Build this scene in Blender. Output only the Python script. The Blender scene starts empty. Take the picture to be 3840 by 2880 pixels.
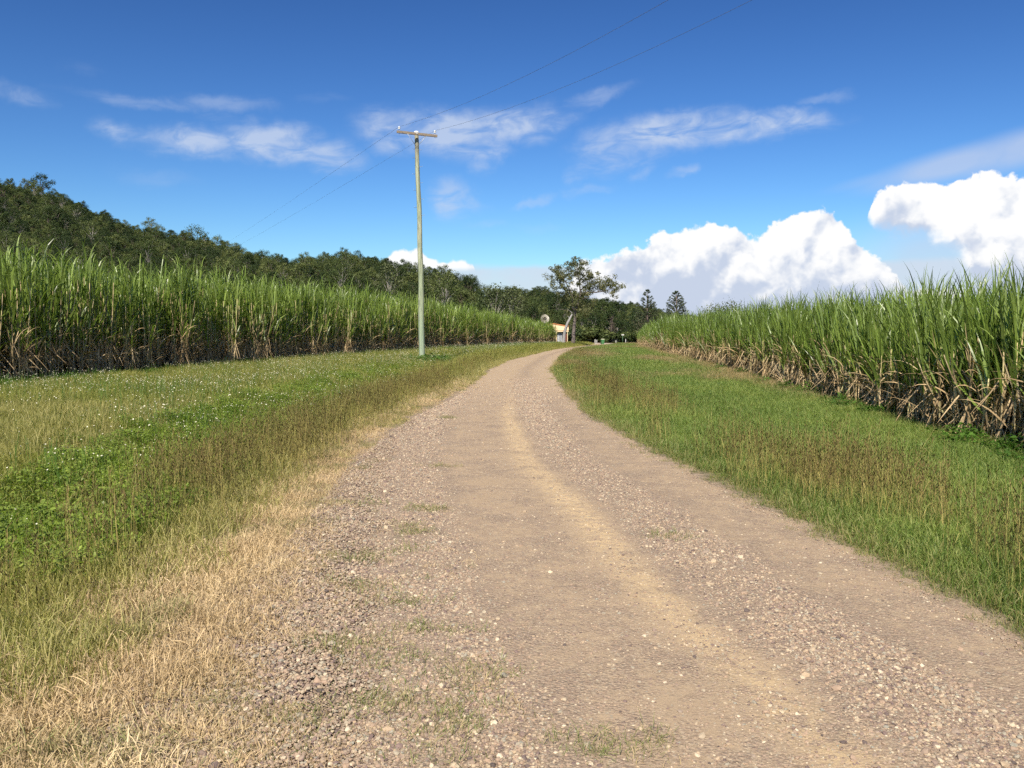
import bpy, math, random
import numpy as np
from mathutils import Vector, Matrix
R = math.radians
rng = np.random.default_rng(7)
random.seed(7)
sc = bpy.context.scene
col = sc.collection

# ------------------------------------------------------------------ camera
CAMZ = 1.55
FPX = 859.0            # focal length in 1024-wide pixels
PITCH = math.atan(50 / FPX)
cam_d = bpy.data.cameras.new('camera')
cam_d.sensor_width = 36.0
cam_d.lens = 36.0 * FPX / 1024
cam_d.clip_start = 0.05
cam_d.clip_end = 6000
cam = bpy.data.objects.new('camera', cam_d)
col.objects.link(cam)
cam.location = (0, 0, CAMZ)
cam.rotation_euler = (R(90) - PITCH, 0, 0)
sc.camera = cam

# photograph positions are read on a 2212 wide view; these turn them into world directions
VS = 1024 / 2212
def ray(vx, vy):
    a = (vx * VS - 512) / FPX
    b = (384 - vy * VS) / FPX
    cp, sp = math.cos(PITCH), math.sin(PITCH)
    return np.array([a, cp + b * sp, -sp + b * cp])
def at(vx, vy, Y):
    r = ray(vx, vy)
    return Vector((r[0] / r[1] * Y, Y, CAMZ + r[2] / r[1] * Y))
def azel(vx, vy):
    r = ray(vx, vy)
    return math.degrees(math.atan2(r[0], r[1])), math.degrees(math.atan2(r[2], math.hypot(r[0], r[1])))

# ------------------------------------------------------------------ light
SUN_AZ_TO = Vector((-0.22, -0.975, 0)).normalized()   # horizontal direction towards the sun
SUN_EL = R(48)
tosun = Vector((SUN_AZ_TO.x * math.cos(SUN_EL), SUN_AZ_TO.y * math.cos(SUN_EL), math.sin(SUN_EL)))
sd = bpy.data.lights.new('sun', 'SUN')
sd.energy = 4.6
sd.angle = R(0.5)
sd.color = (1.0, 0.925, 0.80)
so = bpy.data.objects.new('sun', sd)
so.rotation_euler = (-tosun).to_track_quat('-Z', 'Y').to_euler()
so.location = (-30, -20, 40)
col.objects.link(so)

sc.view_settings.view_transform = 'Standard'
sc.view_settings.look = 'None'
sc.view_settings.gamma = 1.0
sc.view_settings.exposure = 0.75
sc.cycles.max_bounces = 5
sc.cycles.diffuse_bounces = 3
sc.cycles.glossy_bounces = 2
sc.cycles.transmission_bounces = 3
sc.cycles.transparent_max_bounces = 4
sc.cycles.caustics_reflective = False
sc.cycles.caustics_refractive = False
sc.cycles.use_denoising = False
sc.cycles.use_adaptive_sampling = True
sc.cycles.adaptive_threshold = 0.02
sc.cycles.adaptive_min_samples = 16

# ------------------------------------------------------------------ node helpers
class NT:
    def __init__(s, tree):
        s.t = tree; s.n = tree.nodes; s.l = tree.links
    def new(s, kind, **kw):
        n = s.n.new(kind)
        for k, v in kw.items(): setattr(n, k, v)
        return n
    def put(s, sock, v):
        if isinstance(v, bpy.types.NodeSocket): s.l.new(v, sock)
        elif v is not None:
            if sock.type == 'RGBA' and not isinstance(v, (int, float)) and len(v) == 3: v = (*v, 1)
            sock.default_value = v
    def m(s, op, a, b=None, c=None, clamp=False):
        n = s.new('ShaderNodeMath', operation=op, use_clamp=clamp)
        s.put(n.inputs[0], a)
        if b is not None: s.put(n.inputs[1], b)
        if c is not None: s.put(n.inputs[2], c)
        return n.outputs[0]
    def mix(s, f, a, b, blend='MIX'):
        n = s.new('ShaderNodeMix', data_type='RGBA', blend_type=blend)
        s.put(n.inputs[0], f); s.put(n.inputs[6], a); s.put(n.inputs[7], b)
        return n.outputs[2]
    def sstep(s, x, lo, hi, t0=0.0, t1=1.0):
        n = s.new('ShaderNodeMapRange', interpolation_type='SMOOTHSTEP')
        s.put(n.inputs[0], x); s.put(n.inputs[1], lo); s.put(n.inputs[2], hi); s.put(n.inputs[3], t0); s.put(n.inputs[4], t1)
        return n.outputs[0]
    def noise(s, vec, scale, detail=4, rough=0.5, dist=0.0, w=None):
        n = s.new('ShaderNodeTexNoise')
        if vec is not None: s.put(n.inputs['Vector'], vec)
        n.inputs['Scale'].default_value = scale; n.inputs['Detail'].default_value = detail
        n.inputs['Roughness'].default_value = rough; n.inputs['Distortion'].default_value = dist
        return n.outputs[0], n.outputs[1]
    def comb(s, x, y, z=0.0):
        n = s.new('ShaderNodeCombineXYZ'); s.put(n.inputs[0], x); s.put(n.inputs[1], y); s.put(n.inputs[2], z)
        return n.outputs[0]
    def ramp(s, f, stops, interp='LINEAR'):
        n = s.new('ShaderNodeValToRGB'); cr = n.color_ramp; cr.interpolation = interp
        while len(cr.elements) < len(stops): cr.elements.new(0.5)
        for e, (p, c) in zip(cr.elements, stops):
            e.position = p; e.color = (*c, 1)
        s.put(n.inputs[0], f)
        return n.outputs[0]
    def curve(s, x, pts):
        """piecewise curve y(x) for arbitrary ranges"""
        xs = [p[0] for p in pts]; ys = [p[1] for p in pts]
        x0, x1, y0, y1 = min(xs), max(xs), min(ys), max(ys)
        n = s.new('ShaderNodeFloatCurve')
        c = n.mapping.curves[0]
        P = [((p[0] - x0) / (x1 - x0), (p[1] - y0) / (y1 - y0)) for p in pts]
        c.points[0].location = P[0]; c.points[1].location = P[-1]
        for p in P[1:-1]: c.points.new(*p)
        for p in c.points: p.handle_type = 'AUTO_CLAMPED'
        n.mapping.update()
        f = s.m('DIVIDE', s.m('SUBTRACT', x, x0), x1 - x0, clamp=True)
        s.put(n.inputs['Value'], f)
        return s.m('ADD', s.m('MULTIPLY', n.outputs[0], y1 - y0), y0)

# ------------------------------------------------------------------ sky
world = bpy.data.worlds.new('World'); sc.world = world
world.use_nodes = True
world.cycles.sampling_method = 'MANUAL'; world.cycles.sample_map_resolution = 256
w = NT(world.node_tree); w.n.clear()
out = w.new('ShaderNodeOutputWorld'); bg = w.new('ShaderNodeBackground')
w.l.new(bg.outputs[0], out.inputs[0])
SKYS = 0.10
bg.inputs[1].default_value = SKYS
sky = w.new('ShaderNodeTexSky', sky_type='NISHITA')
sky.sun_disc = False
sky.sun_elevation = SUN_EL
sky.sun_rotation = math.atan2(SUN_AZ_TO.x, SUN_AZ_TO.y)
sky.altitude = 0
sky.air_density = 1.0; sky.dust_density = 0.6; sky.ozone_density = 2.2
hs = w.new('ShaderNodeHueSaturation'); hs.inputs['Saturation'].default_value = 1.08
hs.inputs['Value'].default_value = 1.45
w.l.new(sky.outputs[0], hs.inputs['Color'])
gm_ = w.new('ShaderNodeGamma'); gm_.inputs[1].default_value = 1.65; w.l.new(hs.outputs[0], gm_.inputs[0])
skycol = w.mix(1.0, gm_.outputs[0], (.096, .115, .130), 'MULTIPLY')
tc = w.new('ShaderNodeTexCoord')
sep = w.new('ShaderNodeSeparateXYZ'); w.l.new(tc.outputs['Generated'], sep.inputs[0])
az = w.m('MULTIPLY', w.m('ARCTAN2', sep.outputs[0], sep.outputs[1]), 57.29578)
el = w.m('MULTIPLY', w.m('ARCSINE', sep.outputs[2]), 57.29578)
p0 = w.comb(az, el, 0.0)
# warp for wisps
wn = w.noise(p0, 0.35, 5, 0.6)[1]
wn2 = w.new('ShaderNodeVectorMath', operation='MULTIPLY_ADD')
w.l.new(wn, wn2.inputs[0]); wn2.inputs[1].default_value = (3.6, 1.8, 0); w.put(wn2.inputs[2], p0)
wsub = w.new('ShaderNodeVectorMath', operation='SUBTRACT'); w.l.new(wn2.outputs[0], wsub.inputs[0]); wsub.inputs[1].default_value = (1.8, 0.9, 0)
pw = wsub.outputs[0]
def ellipse(vx, vy, rx, ry, ang, amp, vec):
    a0, e0 = azel(vx, vy)
    k = 0.0309                      # degrees per view pixel, middle of the frame
    mp = w.new('ShaderNodeMapping', vector_type='TEXTURE')
    mp.inputs['Location'].default_value = (a0, e0, 0)
    mp.inputs['Rotation'].default_value = (0, 0, R(ang))
    mp.inputs['Scale'].default_value = (rx * k, ry * k, 1)
    w.put(mp.inputs['Vector'], vec)
    ln = w.new('ShaderNodeVectorMath', operation='LENGTH'); w.l.new(mp.outputs[0], ln.inputs[0])
    return w.sstep(ln.outputs['Value'], 1.25, 0.15, 0.0, amp)
wisps = [(35, 198, 60, 18, -12, .45), (300, 216, 140, 12, -2, .35), (470, 226, 110, 15, 2, .42), (180, 140, 40, 14, 0, .15),
         (290, 292, 75, 20, -6, .7), (430, 305, 110, 26, 0, .95), (600, 308, 130, 32, 0, 1.05), (700, 330, 90, 26, -10, .8),
         (860, 285, 95, 36, 0, .9), (960, 280, 120, 38, 0, 1.1), (1100, 275, 130, 34, 6, .95), (1050, 325, 45, 38, -20, .8), (1000, 310, 100, 28, -8, .7),
         (1190, 262, 50, 20, 0, .7), (1290, 207, 75, 14, 18, .45),
         (1330, 310, 90, 40, 10, .75), (1450, 285, 170, 32, 4, 1.1), (1590, 278, 150, 26, 3, 1.0), (1700, 262, 105, 22, -2, .95),
         (1290, 350, 60, 24, 20, .5), (1410, 345, 70, 20, 25, .55), (1475, 372, 34, 10, 22, .5), (1240, 375, 25, 20, 20, .35),
         (975, 430, 48, 40, -20, .75), (1020, 440, 40, 14, -10, .45), (1155, 433, 55, 9, 14, .38), (1265, 411, 50, 10, 4, .32), (1050, 485, 45, 9, -4, .22),
         (1170, 492, 60, 9, 0, .15), (340, 382, 80, 16, 0, .2), (1775, 211, 50, 9, 4, .35), (700, 215, 60, 10, 0, .12), (480, 258, 50, 9, 0, .2)]
acc = None
for a in wisps:
    e = ellipse(a[0], a[1], a[2] * 1.12, a[3] * 1.35, *a[4:], pw)
    acc = e if acc is None else w.m('MAXIMUM', acc, e)
fine = w.noise(w.comb(w.m('MULTIPLY', az, .45), w.m('MULTIPLY_ADD', az, -.08, w.m('MULTIPLY', el, 1.2))), 0.8, 6, 0.58, 0.6)[0]
wmask = w.m('MULTIPLY', acc, w.sstep(fine, 0.25, 0.68, 0.15, 1.0))
wmask = w.m('MULTIPLY', w.m('POWER', w.m('MINIMUM', w.m('MULTIPLY', wmask, 1.15), 1.0), 1.25), 0.74, clamp=True)
# smooth veil at right
veil = None
for a in [(1960, 372, 150, 16, 10, .45), (2080, 350, 190, 32, 11, 1.15), (2200, 325, 170, 38, 11, 1.25), (2000, 600, 260, 62, 0, 1.35), (2150, 600, 300, 150, 0, 1.6), (2230, 520, 130, 120, 0, 1.2), (1330, 660, 220, 60, 0, .8)]:
    e = ellipse(*a, p0); veil = e if veil is None else w.m('MAXIMUM', veil, e)
vmask = w.m('MULTIPLY', veil, w.sstep(w.noise(pw, 0.16, 4, 0.55)[0], 0.2, 0.6, 0.55, 1.0), clamp=True)
vmask = w.m('MULTIPLY', vmask, 0.62)
# billow warp for cumulus
def addv(vec, o):
    n = w.new('ShaderNodeVectorMath', operation='ADD'); w.put(n.inputs[0], vec); n.inputs[1].default_value = o; return n.outputs[0]
def billow(vec):
    n1 = w.new('ShaderNodeTexVoronoi', feature='SMOOTH_F1'); n1.inputs['Scale'].default_value = 0.42; n1.inputs['Smoothness'].default_value = 0.35
    try:
        n1.inputs['Detail'].default_value = 3.0; n1.inputs['Roughness'].default_value = 0.5
    except Exception: pass
    d = w.noise(vec, 0.7, 4, 0.55)[1]
    mm = w.new('ShaderNodeVectorMath', operation='MULTIPLY_ADD'); w.put(mm.inputs[0], d); mm.inputs[1].default_value = (1.6, 1.6, 0); w.put(mm.inputs[2], vec)
    w.l.new(mm.outputs[0], n1.inputs['Vector'])
    return w.m('SUBTRACT', 1.0, n1.outputs['Distance'])
b0 = billow(p0)
b1 = billow(addv(p0, (-0.45, 0.55, 0)))
fb = w.noise(p0, 1.6, 6, 0.6)[0]
lump = w.m('ADD', w.m('MULTIPLY', w.m('SUBTRACT', b0, 0.6), 1.3), w.m('MULTIPLY_ADD', w.m('SUBTRACT', fb, 0.5), 1.0, 0.75))
def azc(pts): return [azel(*p) for p in pts]
E0 = -5.0
T1 = azc([(1190, 760), (1230, 600), (1290, 562), (1340, 550), (1380, 532), (1440, 504), (1475, 490), (1515, 474), (1560, 490), (1625, 503), (1665, 480), (1705, 470), (1740, 449), (1785, 450), (1815, 470), (1845, 510), (1880, 538), (1925, 570), (1990, 610), (2060, 620), (2212, 590), (2500, 560)])
top1 = w.curve(az, [(-60, T1[0][1])] + T1 + [(90, T1[-1][1])])
d1 = w.m('ADD', w.m('SUBTRACT', top1, el), lump)
m1 = w.sstep(d1, 0.0, 0.34)
T2 = azc([(1840, 640), (1862, 520), (1878, 450), (1900, 425), (1930, 402), (1985, 386), (2060, 388), (2110, 378), (2212, 378), (2400, 360)])
top2 = w.curve(az, [(-60, T2[0][1])] + T2 + [(90, T2[-1][1])])
B2 = azc([(1830, 400), (1868, 450), (1900, 486), (1960, 505), (2060, 525), (2090, 560), (2120, 640), (2212, 760), (2400, 760)])
bot2 = w.curve(az, [(-60, B2[0][1])] + B2 + [(90, B2[-1][1])])
d2 = w.m('ADD', w.m('SUBTRACT', top2, el), lump)
m2 = w.m('MULTIPLY', w.sstep(d2, 0.0, 0.3), w.sstep(w.m('ADD', w.m('SUBTRACT', el, bot2), lump), -0.6, 0.8))
T3 = azc([(800, 620), (822, 575), (838, 552), (865, 538), (900, 536), (925, 552), (950, 564), (975, 560), (1005, 558), (1024, 570), (1036, 620)])
top3 = w.curve(az, [(-60, T3[0][1])] + T3 + [(90, T3[-1][1])])
d3 = w.m('ADD', w.m('SUBTRACT', top3, el), w.m('MULTIPLY', lump, 0.5))
e3 = azel(930, 578)[1]
m3 = w.m('MULTIPLY', w.sstep(d3, 0.0, 0.25), w.sstep(el, e3 - 0.35, e3 + 0.1))
# flat grey band low in the middle
e4 = azel(1000, 574)[1]
band = w.m('MULTIPLY', w.sstep(w.m('ADD', el, w.m('MULTIPLY', fine, 0.5)), e4 + 0.45, e4 - 0.1), w.m('MULTIPLY', w.sstep(az, -12, -6), 1.2))
band = w.m('MULTIPLY', band, w.sstep(w.noise(pw, 0.25, 4, .5)[0], 0.3, 0.62, 0.62, 0.85))
K = 1.0 / SKYS / 2 ** 0.75
def rad(c, k=1.0): return tuple(x * K * k for x in c)
grey = rad((0.61, 0.69, 0.85), 0.95); white = rad((1.0, 1.0, 1.0), 1.02); wispc = rad((0.60, 0.69, 0.86), 1.0)
relief = w.m('SUBTRACT', b0, b1)
def shade(dd, depth):
    # brighter where the billow faces the sun and near the upper rim
    rim = w.sstep(dd, 0.2, depth, 0.5, 0.0)
    v = w.m('ADD', w.m('ADD', w.m('MULTIPLY', relief, 1.3), rim), w.sstep(w.noise(p0, 0.20, 3, 0.5, 0.3)[0], 0.28, 0.60, -0.05, 1.0))
    v = w.m('SUBTRACT', v, w.sstep(el, 7.0, 1.0, 0.0, 0.95))
    return w.mix(w.sstep(v, 0.0, 1.0), grey, white)
c = skycol
c = w.mix(wmask, c, wispc)
c = w.mix(vmask, c, rad((0.60, 0.69, 0.88), 0.95))
c = w.mix(w.m('MULTIPLY', band, 0.85), c, rad((0.68, 0.77, 0.90), 0.95))
c = w.mix(m1, c, shade(d1, 4.5))
c = w.mix(m2, c, shade(d2, 4.0))
c = w.mix(m3, c, shade(d3, 2.5))
w.put(bg.inputs[0], c)

# ------------------------------------------------------------------ generic builders
def tag(o, label=None, cat=None, group=None, kind=None):
    if label: o['label'] = label
    if cat: o['category'] = cat
    if group: o['group'] = group
    if kind: o['kind'] = kind
    return o
class MB:
    def __init__(s): s.v = []; s.f = []; s.mi = []; s.sm = []
    def strip(s, pts, wd, mi=0):
        """ribbon: pts list of Vector, wd list of half width Vectors"""
        b = len(s.v)
        for p, q in zip(pts, wd):
            s.v.append(tuple(p - q)); s.v.append(tuple(p + q))
        for i in range(len(pts) - 1):
            k = b + 2 * i
            s.f.append((k, k + 1, k + 3, k + 2)); s.mi.append(mi); s.sm.append(False)
    def tube(s, pts, rad_, n=6, mi=0, cap=True):
        pts = [Vector(p) for p in pts]
        b = len(s.v); up = None
        for i, p in enumerate(pts):
            t = (pts[min(i + 1, len(pts) - 1)] - pts[max(i - 1, 0)]).normalized()
            if up is None:
                up = t.orthogonal().normalized()
            up = (up - t * up.dot(t)).normalized()
            sd_ = t.cross(up)
            r = rad_[i] if hasattr(rad_, '__len__') else rad_
            for k in range(n):
                a = 2 * math.pi * k / n
                s.v.append(tuple(p + up * (math.cos(a) * r) + sd_ * (math.sin(a) * r)))
        for i in range(len(pts) - 1):
            for k in range(n):
                k2 = (k + 1) % n
                s.f.append((b + i * n + k, b + i * n + k2, b + (i + 1) * n + k2, b + (i + 1) * n + k)); s.mi.append(mi); s.sm.append(True)
        if cap:
            s.f.append(tuple(b + k for k in range(n))[::-1]); s.mi.append(mi); s.sm.append(False)
            e = b + (len(pts) - 1) * n
            s.f.append(tuple(e + k for k in range(n))); s.mi.append(mi); s.sm.append(False)
    def box(s, c, d, mat=None, mi=0):
        b = len(s.v)
        for z in (-.5, .5):
            for x, y in ((-.5, -.5), (.5, -.5), (.5, .5), (-.5, .5)):
                p = Vector((x * d[0], y * d[1], z * d[2]))
                if mat is not None: p = mat @ p
                s.v.append(tuple(p + Vector(c)))
        for f in ((3, 2, 1, 0), (4, 5, 6, 7), (0, 1, 5, 4), (1, 2, 6, 5), (2, 3, 7, 6), (3, 0, 4, 7)):
            s.f.append(tuple(b + i for i in f)); s.mi.append(mi); s.sm.append(False)
    def poly(s, pts, mi=0):
        b = len(s.v); s.v += [tuple(p) for p in pts]; s.f.append(tuple(range(b, b + len(pts)))); s.mi.append(mi); s.sm.append(False)
    def lathe(s, prof, n=12, c=(0, 0, 0), mi=0):
        b = len(s.v)
        for r, z in prof:
            for k in range(n):
                a = 2 * math.pi * k / n
                s.v.append((c[0] + r * math.cos(a), c[1] + r * math.sin(a), c[2] + z))
        for i in range(len(prof) - 1):
            for k in range(n):
                k2 = (k + 1) % n
                s.f.append((b + i * n + k, b + i * n + k2, b + (i + 1) * n + k2, b + (i + 1) * n + k)); s.mi.append(mi); s.sm.append(True)
    def mesh(s, name, mats):
        me = bpy.data.meshes.new(name)
        me.from_pydata(s.v, [], s.f)
        for m_ in (mats if isinstance(mats, (list, tuple)) else [mats]): me.materials.append(m_)
        me.polygons.foreach_set('material_index', s.mi)
        me.polygons.foreach_set('use_smooth', s.sm)
        me.update()
        return me
    def build(s, name, mats, parent=None, link=True, loc=None):
        o = bpy.data.objects.new(name, s.mesh(name, mats))
        if link: col.objects.link(o)
        if parent is not None: o.parent = parent
        if loc is not None: o.location = loc
        return o
def empty(name, loc, rz=0):
    o = bpy.data.objects.new(name, None); col.objects.link(o)
    o.location = loc; o.rotation_euler = (0, 0, rz); o.empty_display_size = 0.3
    return o
def grid_mesh(name, X, Y, Z, mat, attrs=None, smooth=True):
    ny, nx = X.shape
    v = np.stack([X, Y, Z], -1).reshape(-1, 3)
    i = np.arange(ny * nx).reshape(ny, nx)
    f = np.stack([i[:-1, :-1], i[:-1, 1:], i[1:, 1:], i[1:, :-1]], -1).reshape(-1, 4)
    me = bpy.data.meshes.new(name)
    me.vertices.add(len(v)); me.vertices.foreach_set('co', v.ravel())
    me.loops.add(f.size); me.loops.foreach_set('vertex_index', f.ravel())
    me.polygons.add(len(f)); me.polygons.foreach_set('loop_start', np.arange(len(f)) * 4)
    me.polygons.foreach_set('loop_total', np.full(len(f), 4))
    me.polygons.foreach_set('use_smooth', np.full(len(f), smooth))
    me.update(calc_edges=True); me.validate()
    me.materials.append(mat)
    for k, a in (attrs or {}).items():
        at_ = me.attributes.new(k, 'FLOAT', 'POINT'); at_.data.foreach_set('value', np.asarray(a, dtype=np.float32).ravel())
    o = bpy.data.objects.new(name, me); col.objects.link(o)
    return o
def vnoise(x, y, seed=0):
    """smooth value noise 0..1"""
    x = np.asarray(x, float); y = np.asarray(y, float)
    xi = np.floor(x).astype(int); yi = np.floor(y).astype(int); fx = x - xi; fy = y - yi
    fx = fx * fx * (3 - 2 * fx); fy = fy * fy * (3 - 2 * fy)
    def h(a, b):
        n = (a * 374761393 + b * 668265263 + seed * 144665) & 0xffffffff
        n = ((n ^ (n >> 13)) * 1274126177) & 0xffffffff
        return ((n ^ (n >> 16)) & 0xffff) / 65535.0
    return (h(xi, yi) * (1 - fx) + h(xi + 1, yi) * fx) * (1 - fy) + (h(xi, yi + 1) * (1 - fx) + h(xi + 1, yi + 1) * fx) * fy
def fbm(x, y, seed=0, o=3):
    s = 0; a = .5; t = 0
    for k in range(o):
        s = s + a * vnoise(x * 2 ** k, y * 2 ** k, seed + k); t += a; a *= .5
    return s / t
def ss(x, a, b):
    t = np.clip((np.asarray(x, float) - a) / (b - a), 0, 1); return t * t * (3 - 2 * t)

# ------------------------------------------------------------------ layout functions (metres)
LY = np.array([-8, 0, 3.07, 4.97, 7.6, 10.3, 12.6, 16.1, 22.4, 29.2, 36.7, 49.2, 66.5, 85.9, 122, 150, 178, 190])
LX = np.array([-.4, -.6, -.67, -.93, -1.25, -1.6, -1.74, -1.7, -1.28, -1.04, -.91, -.16, 1.93, 4.3, 10, 14.2, 17.2, 18])
RY = np.array([-8, 0, 3, 4.24, 6.0, 7.6, 10.3, 16.1, 22.4, 37, 59.4, 85.9, 122, 150, 178, 190])
RX = np.array([3.0, 2.8, 2.62, 2.53, 2.34, 2.23, 1.85, 1.33, 1.3, 1.6, 3.4, 6.3, 13.3, 17.6, 21.5, 22.5])
CY = np.array([-8, 0, 3, 5, 7.6, 10.3, 16, 22, 37, 59.4, 86, 122, 190])
CX = np.array([2.3, 1.7, 1.25, .87, .59, .2, -.05, .05, .42, 2.1, 5.3, 11.6, 20.3])
xL = lambda y: np.interp(y, LY, LX); xR = lambda y: np.interp(y, RY, RX); xC = lambda y: np.interp(y, CY, CX)
CLY = np.array([8, 15, 25.4, 37, 45, 65, 90, 140]); CLX = np.array([-18.5, -16.6, -15.1, -13.1, -11.6, -7.6, -2.6, 6.9])
CRY = np.array([0, 12.3, 19.4, 29.2, 45, 66.5, 100, 155]); CRX = np.array([6.2, 7.3, 8.2, 9.3, 10.6, 12.2, 15.8, 23.4])
cL = lambda y: np.interp(y, CLY, CLX); cR = lambda y: np.interp(y, CRY, CRX)
def tz(x, y):
    x = np.asarray(x, float); y = np.asarray(y, float)
    z = -0.6 * ss(y, 70, 220)
    l = xL(y) - x; r = x - xR(y)
    near = 1 - ss(y, 35, 70)
    z = z - 0.30 * np.exp(-((l - 3.2) / 1.3) ** 2) * near * (l > 0)
    z = z - 0.12 * ss(r, 0.8, 4) * near
    g = (ss(l, .5, 2) + ss(r, .5, 2)) * 0.05 * (fbm(x * .5, y * .5, 3) - .5)
    return z + g * near

# ------------------------------------------------------------------ materials
def mat(name):
    m_ = bpy.data.materials.new(name); m_.use_nodes = True
    t = NT(m_.node_tree); t.n.clear()
    o = t.new('ShaderNodeOutputMaterial')
    return m_, t, o
def simple(name, c, rough=.6, var=0.12, scale=8, metal=0, bump=0):
    m_, t, o = mat(name)
    p = t.new('ShaderNodeBsdfPrincipled'); g = t.new('ShaderNodeNewGeometry')
    nz = t.noise(g.outputs['Position'], scale, 4, .6)[0]
    t.put(p.inputs['Base Color'], t.mix(nz, tuple(x * (1 - var * 2) for x in c), tuple(min(1, x * (1 + var * 2)) for x in c)))
    p.inputs['Roughness'].default_value = rough; p.inputs['Metallic'].default_value = metal
    if bump:
        b = t.new('ShaderNodeBump'); b.inputs['Strength'].default_value = bump; t.put(b.inputs['Height'], nz); t.l.new(b.outputs[0], p.inputs['Normal'])
    t.l.new(p.outputs[0], o.inputs[0])
    return m_
def leafy(name, cols, trans=.3, rough=.5, spec=.3, world_scale=0.3, inst_attr=None, dry=None, obj_var=0.35, tcol=1.3):
    """cols: two or three colours spread by per object random and world noise; dry: colour reached as inst_attr -> 1"""
    m_, t, o = mat(name)
    g = t.new('ShaderNodeNewGeometry'); oi = t.new('ShaderNodeObjectInfo')
    nz = t.noise(g.outputs['Position'], world_scale, 3, .6)[0]
    f = t.m('ADD', t.m('MULTIPLY', oi.outputs['Random'], obj_var), t.m('MULTIPLY', t.sstep(nz, .3, .7), 1 - obj_var))
    c_ = t.ramp(f, [(i / (len(cols) - 1), k) for i, k in enumerate(cols)])
    # per leaf variation
    isl = t.m('MULTIPLY_ADD', g.outputs['Random Per Island'], 0.85, 0.58)
    c_ = t.mix(1.0, c_, t.comb(isl, isl, isl), 'MULTIPLY')
    if dry is not None:
        a = t.new('ShaderNodeAttribute', attribute_type='INSTANCER', attribute_name=inst_attr)
        fr = t.m('MULTIPLY_ADD', t.m('SUBTRACT', g.outputs['Random Per Island'], .5), .7, a.outputs['Fac'])
        c_ = t.mix(t.sstep(fr, 0.15, 0.85), c_, dry)
    p = t.new('ShaderNodeBsdfPrincipled'); t.put(p.inputs['Base Color'], c_)
    p.inputs['Roughness'].default_value = rough; p.inputs['Specular IOR Level'].default_value = spec
    tr = t.new('ShaderNodeBsdfTranslucent')
    t.put(tr.inputs[0], t.mix(1.0, c_, (1.0 * tcol, 1.15 * tcol, .5 * tcol), 'MULTIPLY'))
    mx = t.new('ShaderNodeMixShader'); mx.inputs[0].default_value = trans
    t.l.new(p.outputs[0], mx.inputs[1]); t.l.new(tr.outputs[0], mx.inputs[2]); t.l.new(mx.outputs[0], o.inputs[0])
    return m_

STONES = [(0.00, (0.096, 0.076, 0.066)), (0.10, (0.191, 0.134, 0.114)), (0.24, (0.257, 0.191, 0.137)), (0.42, (0.353, 0.248, 0.170)), (0.56, (0.257, 0.200, 0.152)), (0.68, (0.401, 0.296, 0.189)), (0.80, (0.257, 0.239, 0.189)), (0.92, (0.420, 0.329, 0.218)), (1.00, (0.536, 0.448, 0.322))]
def gravel_nodes(t, pos, scale):
    vo = t.new('ShaderNodeTexVoronoi'); t.put(vo.inputs['Vector'], pos); vo.inputs['Scale'].default_value = scale
    sx = t.new('ShaderNodeSeparateColor'); t.l.new(vo.outputs['Color'], sx.inputs[0])
    c_ = t.ramp(sx.outputs[0], STONES)
    edge = t.sstep(vo.outputs['Distance'], 0.35, 0.75, 1.0, 0.45)
    c_ = t.mix(1.0, c_, t.comb(edge, edge, edge), 'MULTIPLY')
    return c_, vo.outputs['Distance']
def road_material():
    m_, t, o = mat('gravel_road')
    g = t.new('ShaderNodeNewGeometry'); P = g.outputs['Position']
    ga = t.new('ShaderNodeAttribute', attribute_name='grav'); ye = t.new('ShaderNodeAttribute', attribute_name='yel')
    n1 = t.noise(P, 2.2, 5, .6)[0]; n2 = t.noise(P, 12, 5, .65)[0]; n3 = t.noise(P, 90, 3, .6)[0]
    st, dist = gravel_nodes(t, P, 62)
    st2, dist2 = gravel_nodes(t, P, 150)
    packed = t.mix(t.sstep(n1, .3, .7), (.34, .25, .158), (.43, .32, .20))
    packed = t.mix(t.sstep(n3, .35, .7, 0, .3), packed, st2)
    # scattered stones set in the packed dirt
    sc_ = t.m('MULTIPLY', t.sstep(dist, .42, .3), t.sstep(t.noise(P, 25, 2, .5)[0], .5, .62))
    packed = t.mix(t.m('MULTIPLY', sc_, .8), packed, st)
    yel = t.mix(n2, (.46, .33, .175), (.55, .41, .23))
    yf = t.m('MULTIPLY', ye.outputs['Fac'], t.sstep(t.m('ADD', t.m('MULTIPLY', n2, 1.3), t.m('MULTIPLY', n1, .7)), .84, 1.12))
    packed = t.mix(t.sstep(yf, .1, .5), packed, yel)
    loose = t.mix(t.sstep(n3, .3, .65, 0.2, .85), st, st2)
    loose = t.mix(t.sstep(n2, .35, .7, .1, .6), loose, (.34, .245, .165))
    gf = t.sstep(t.m('ADD', ga.outputs['Fac'], t.m('MULTIPLY', t.m('SUBTRACT', t.m('ADD', n1, n2), 1.0), 2.2)), .1, 1.0)
    c_ = t.mix(gf, packed, loose)
    p = t.new('ShaderNodeBsdfPrincipled'); t.put(p.inputs['Base Color'], c_); p.inputs['Roughness'].default_value = .9
    p.inputs['Specular IOR Level'].default_value = .15
    h = t.m('ADD', t.m('MULTIPLY', t.m('MULTIPLY', dist, -0.009), t.m('MULTIPLY_ADD', gf, .9, .1)), t.m('ADD', t.m('MULTIPLY', n2, .012), t.m('MULTIPLY', n3, .003)))
    b = t.new('ShaderNodeBump'); b.inputs['Strength'].default_value = .8; b.inputs['Distance'].default_value = 1.0
    t.put(b.inputs['Height'], h); t.l.new(b.outputs[0], p.inputs['Normal'])
    t.l.new(p.outputs[0], o.inputs[0])
    return m_
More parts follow.
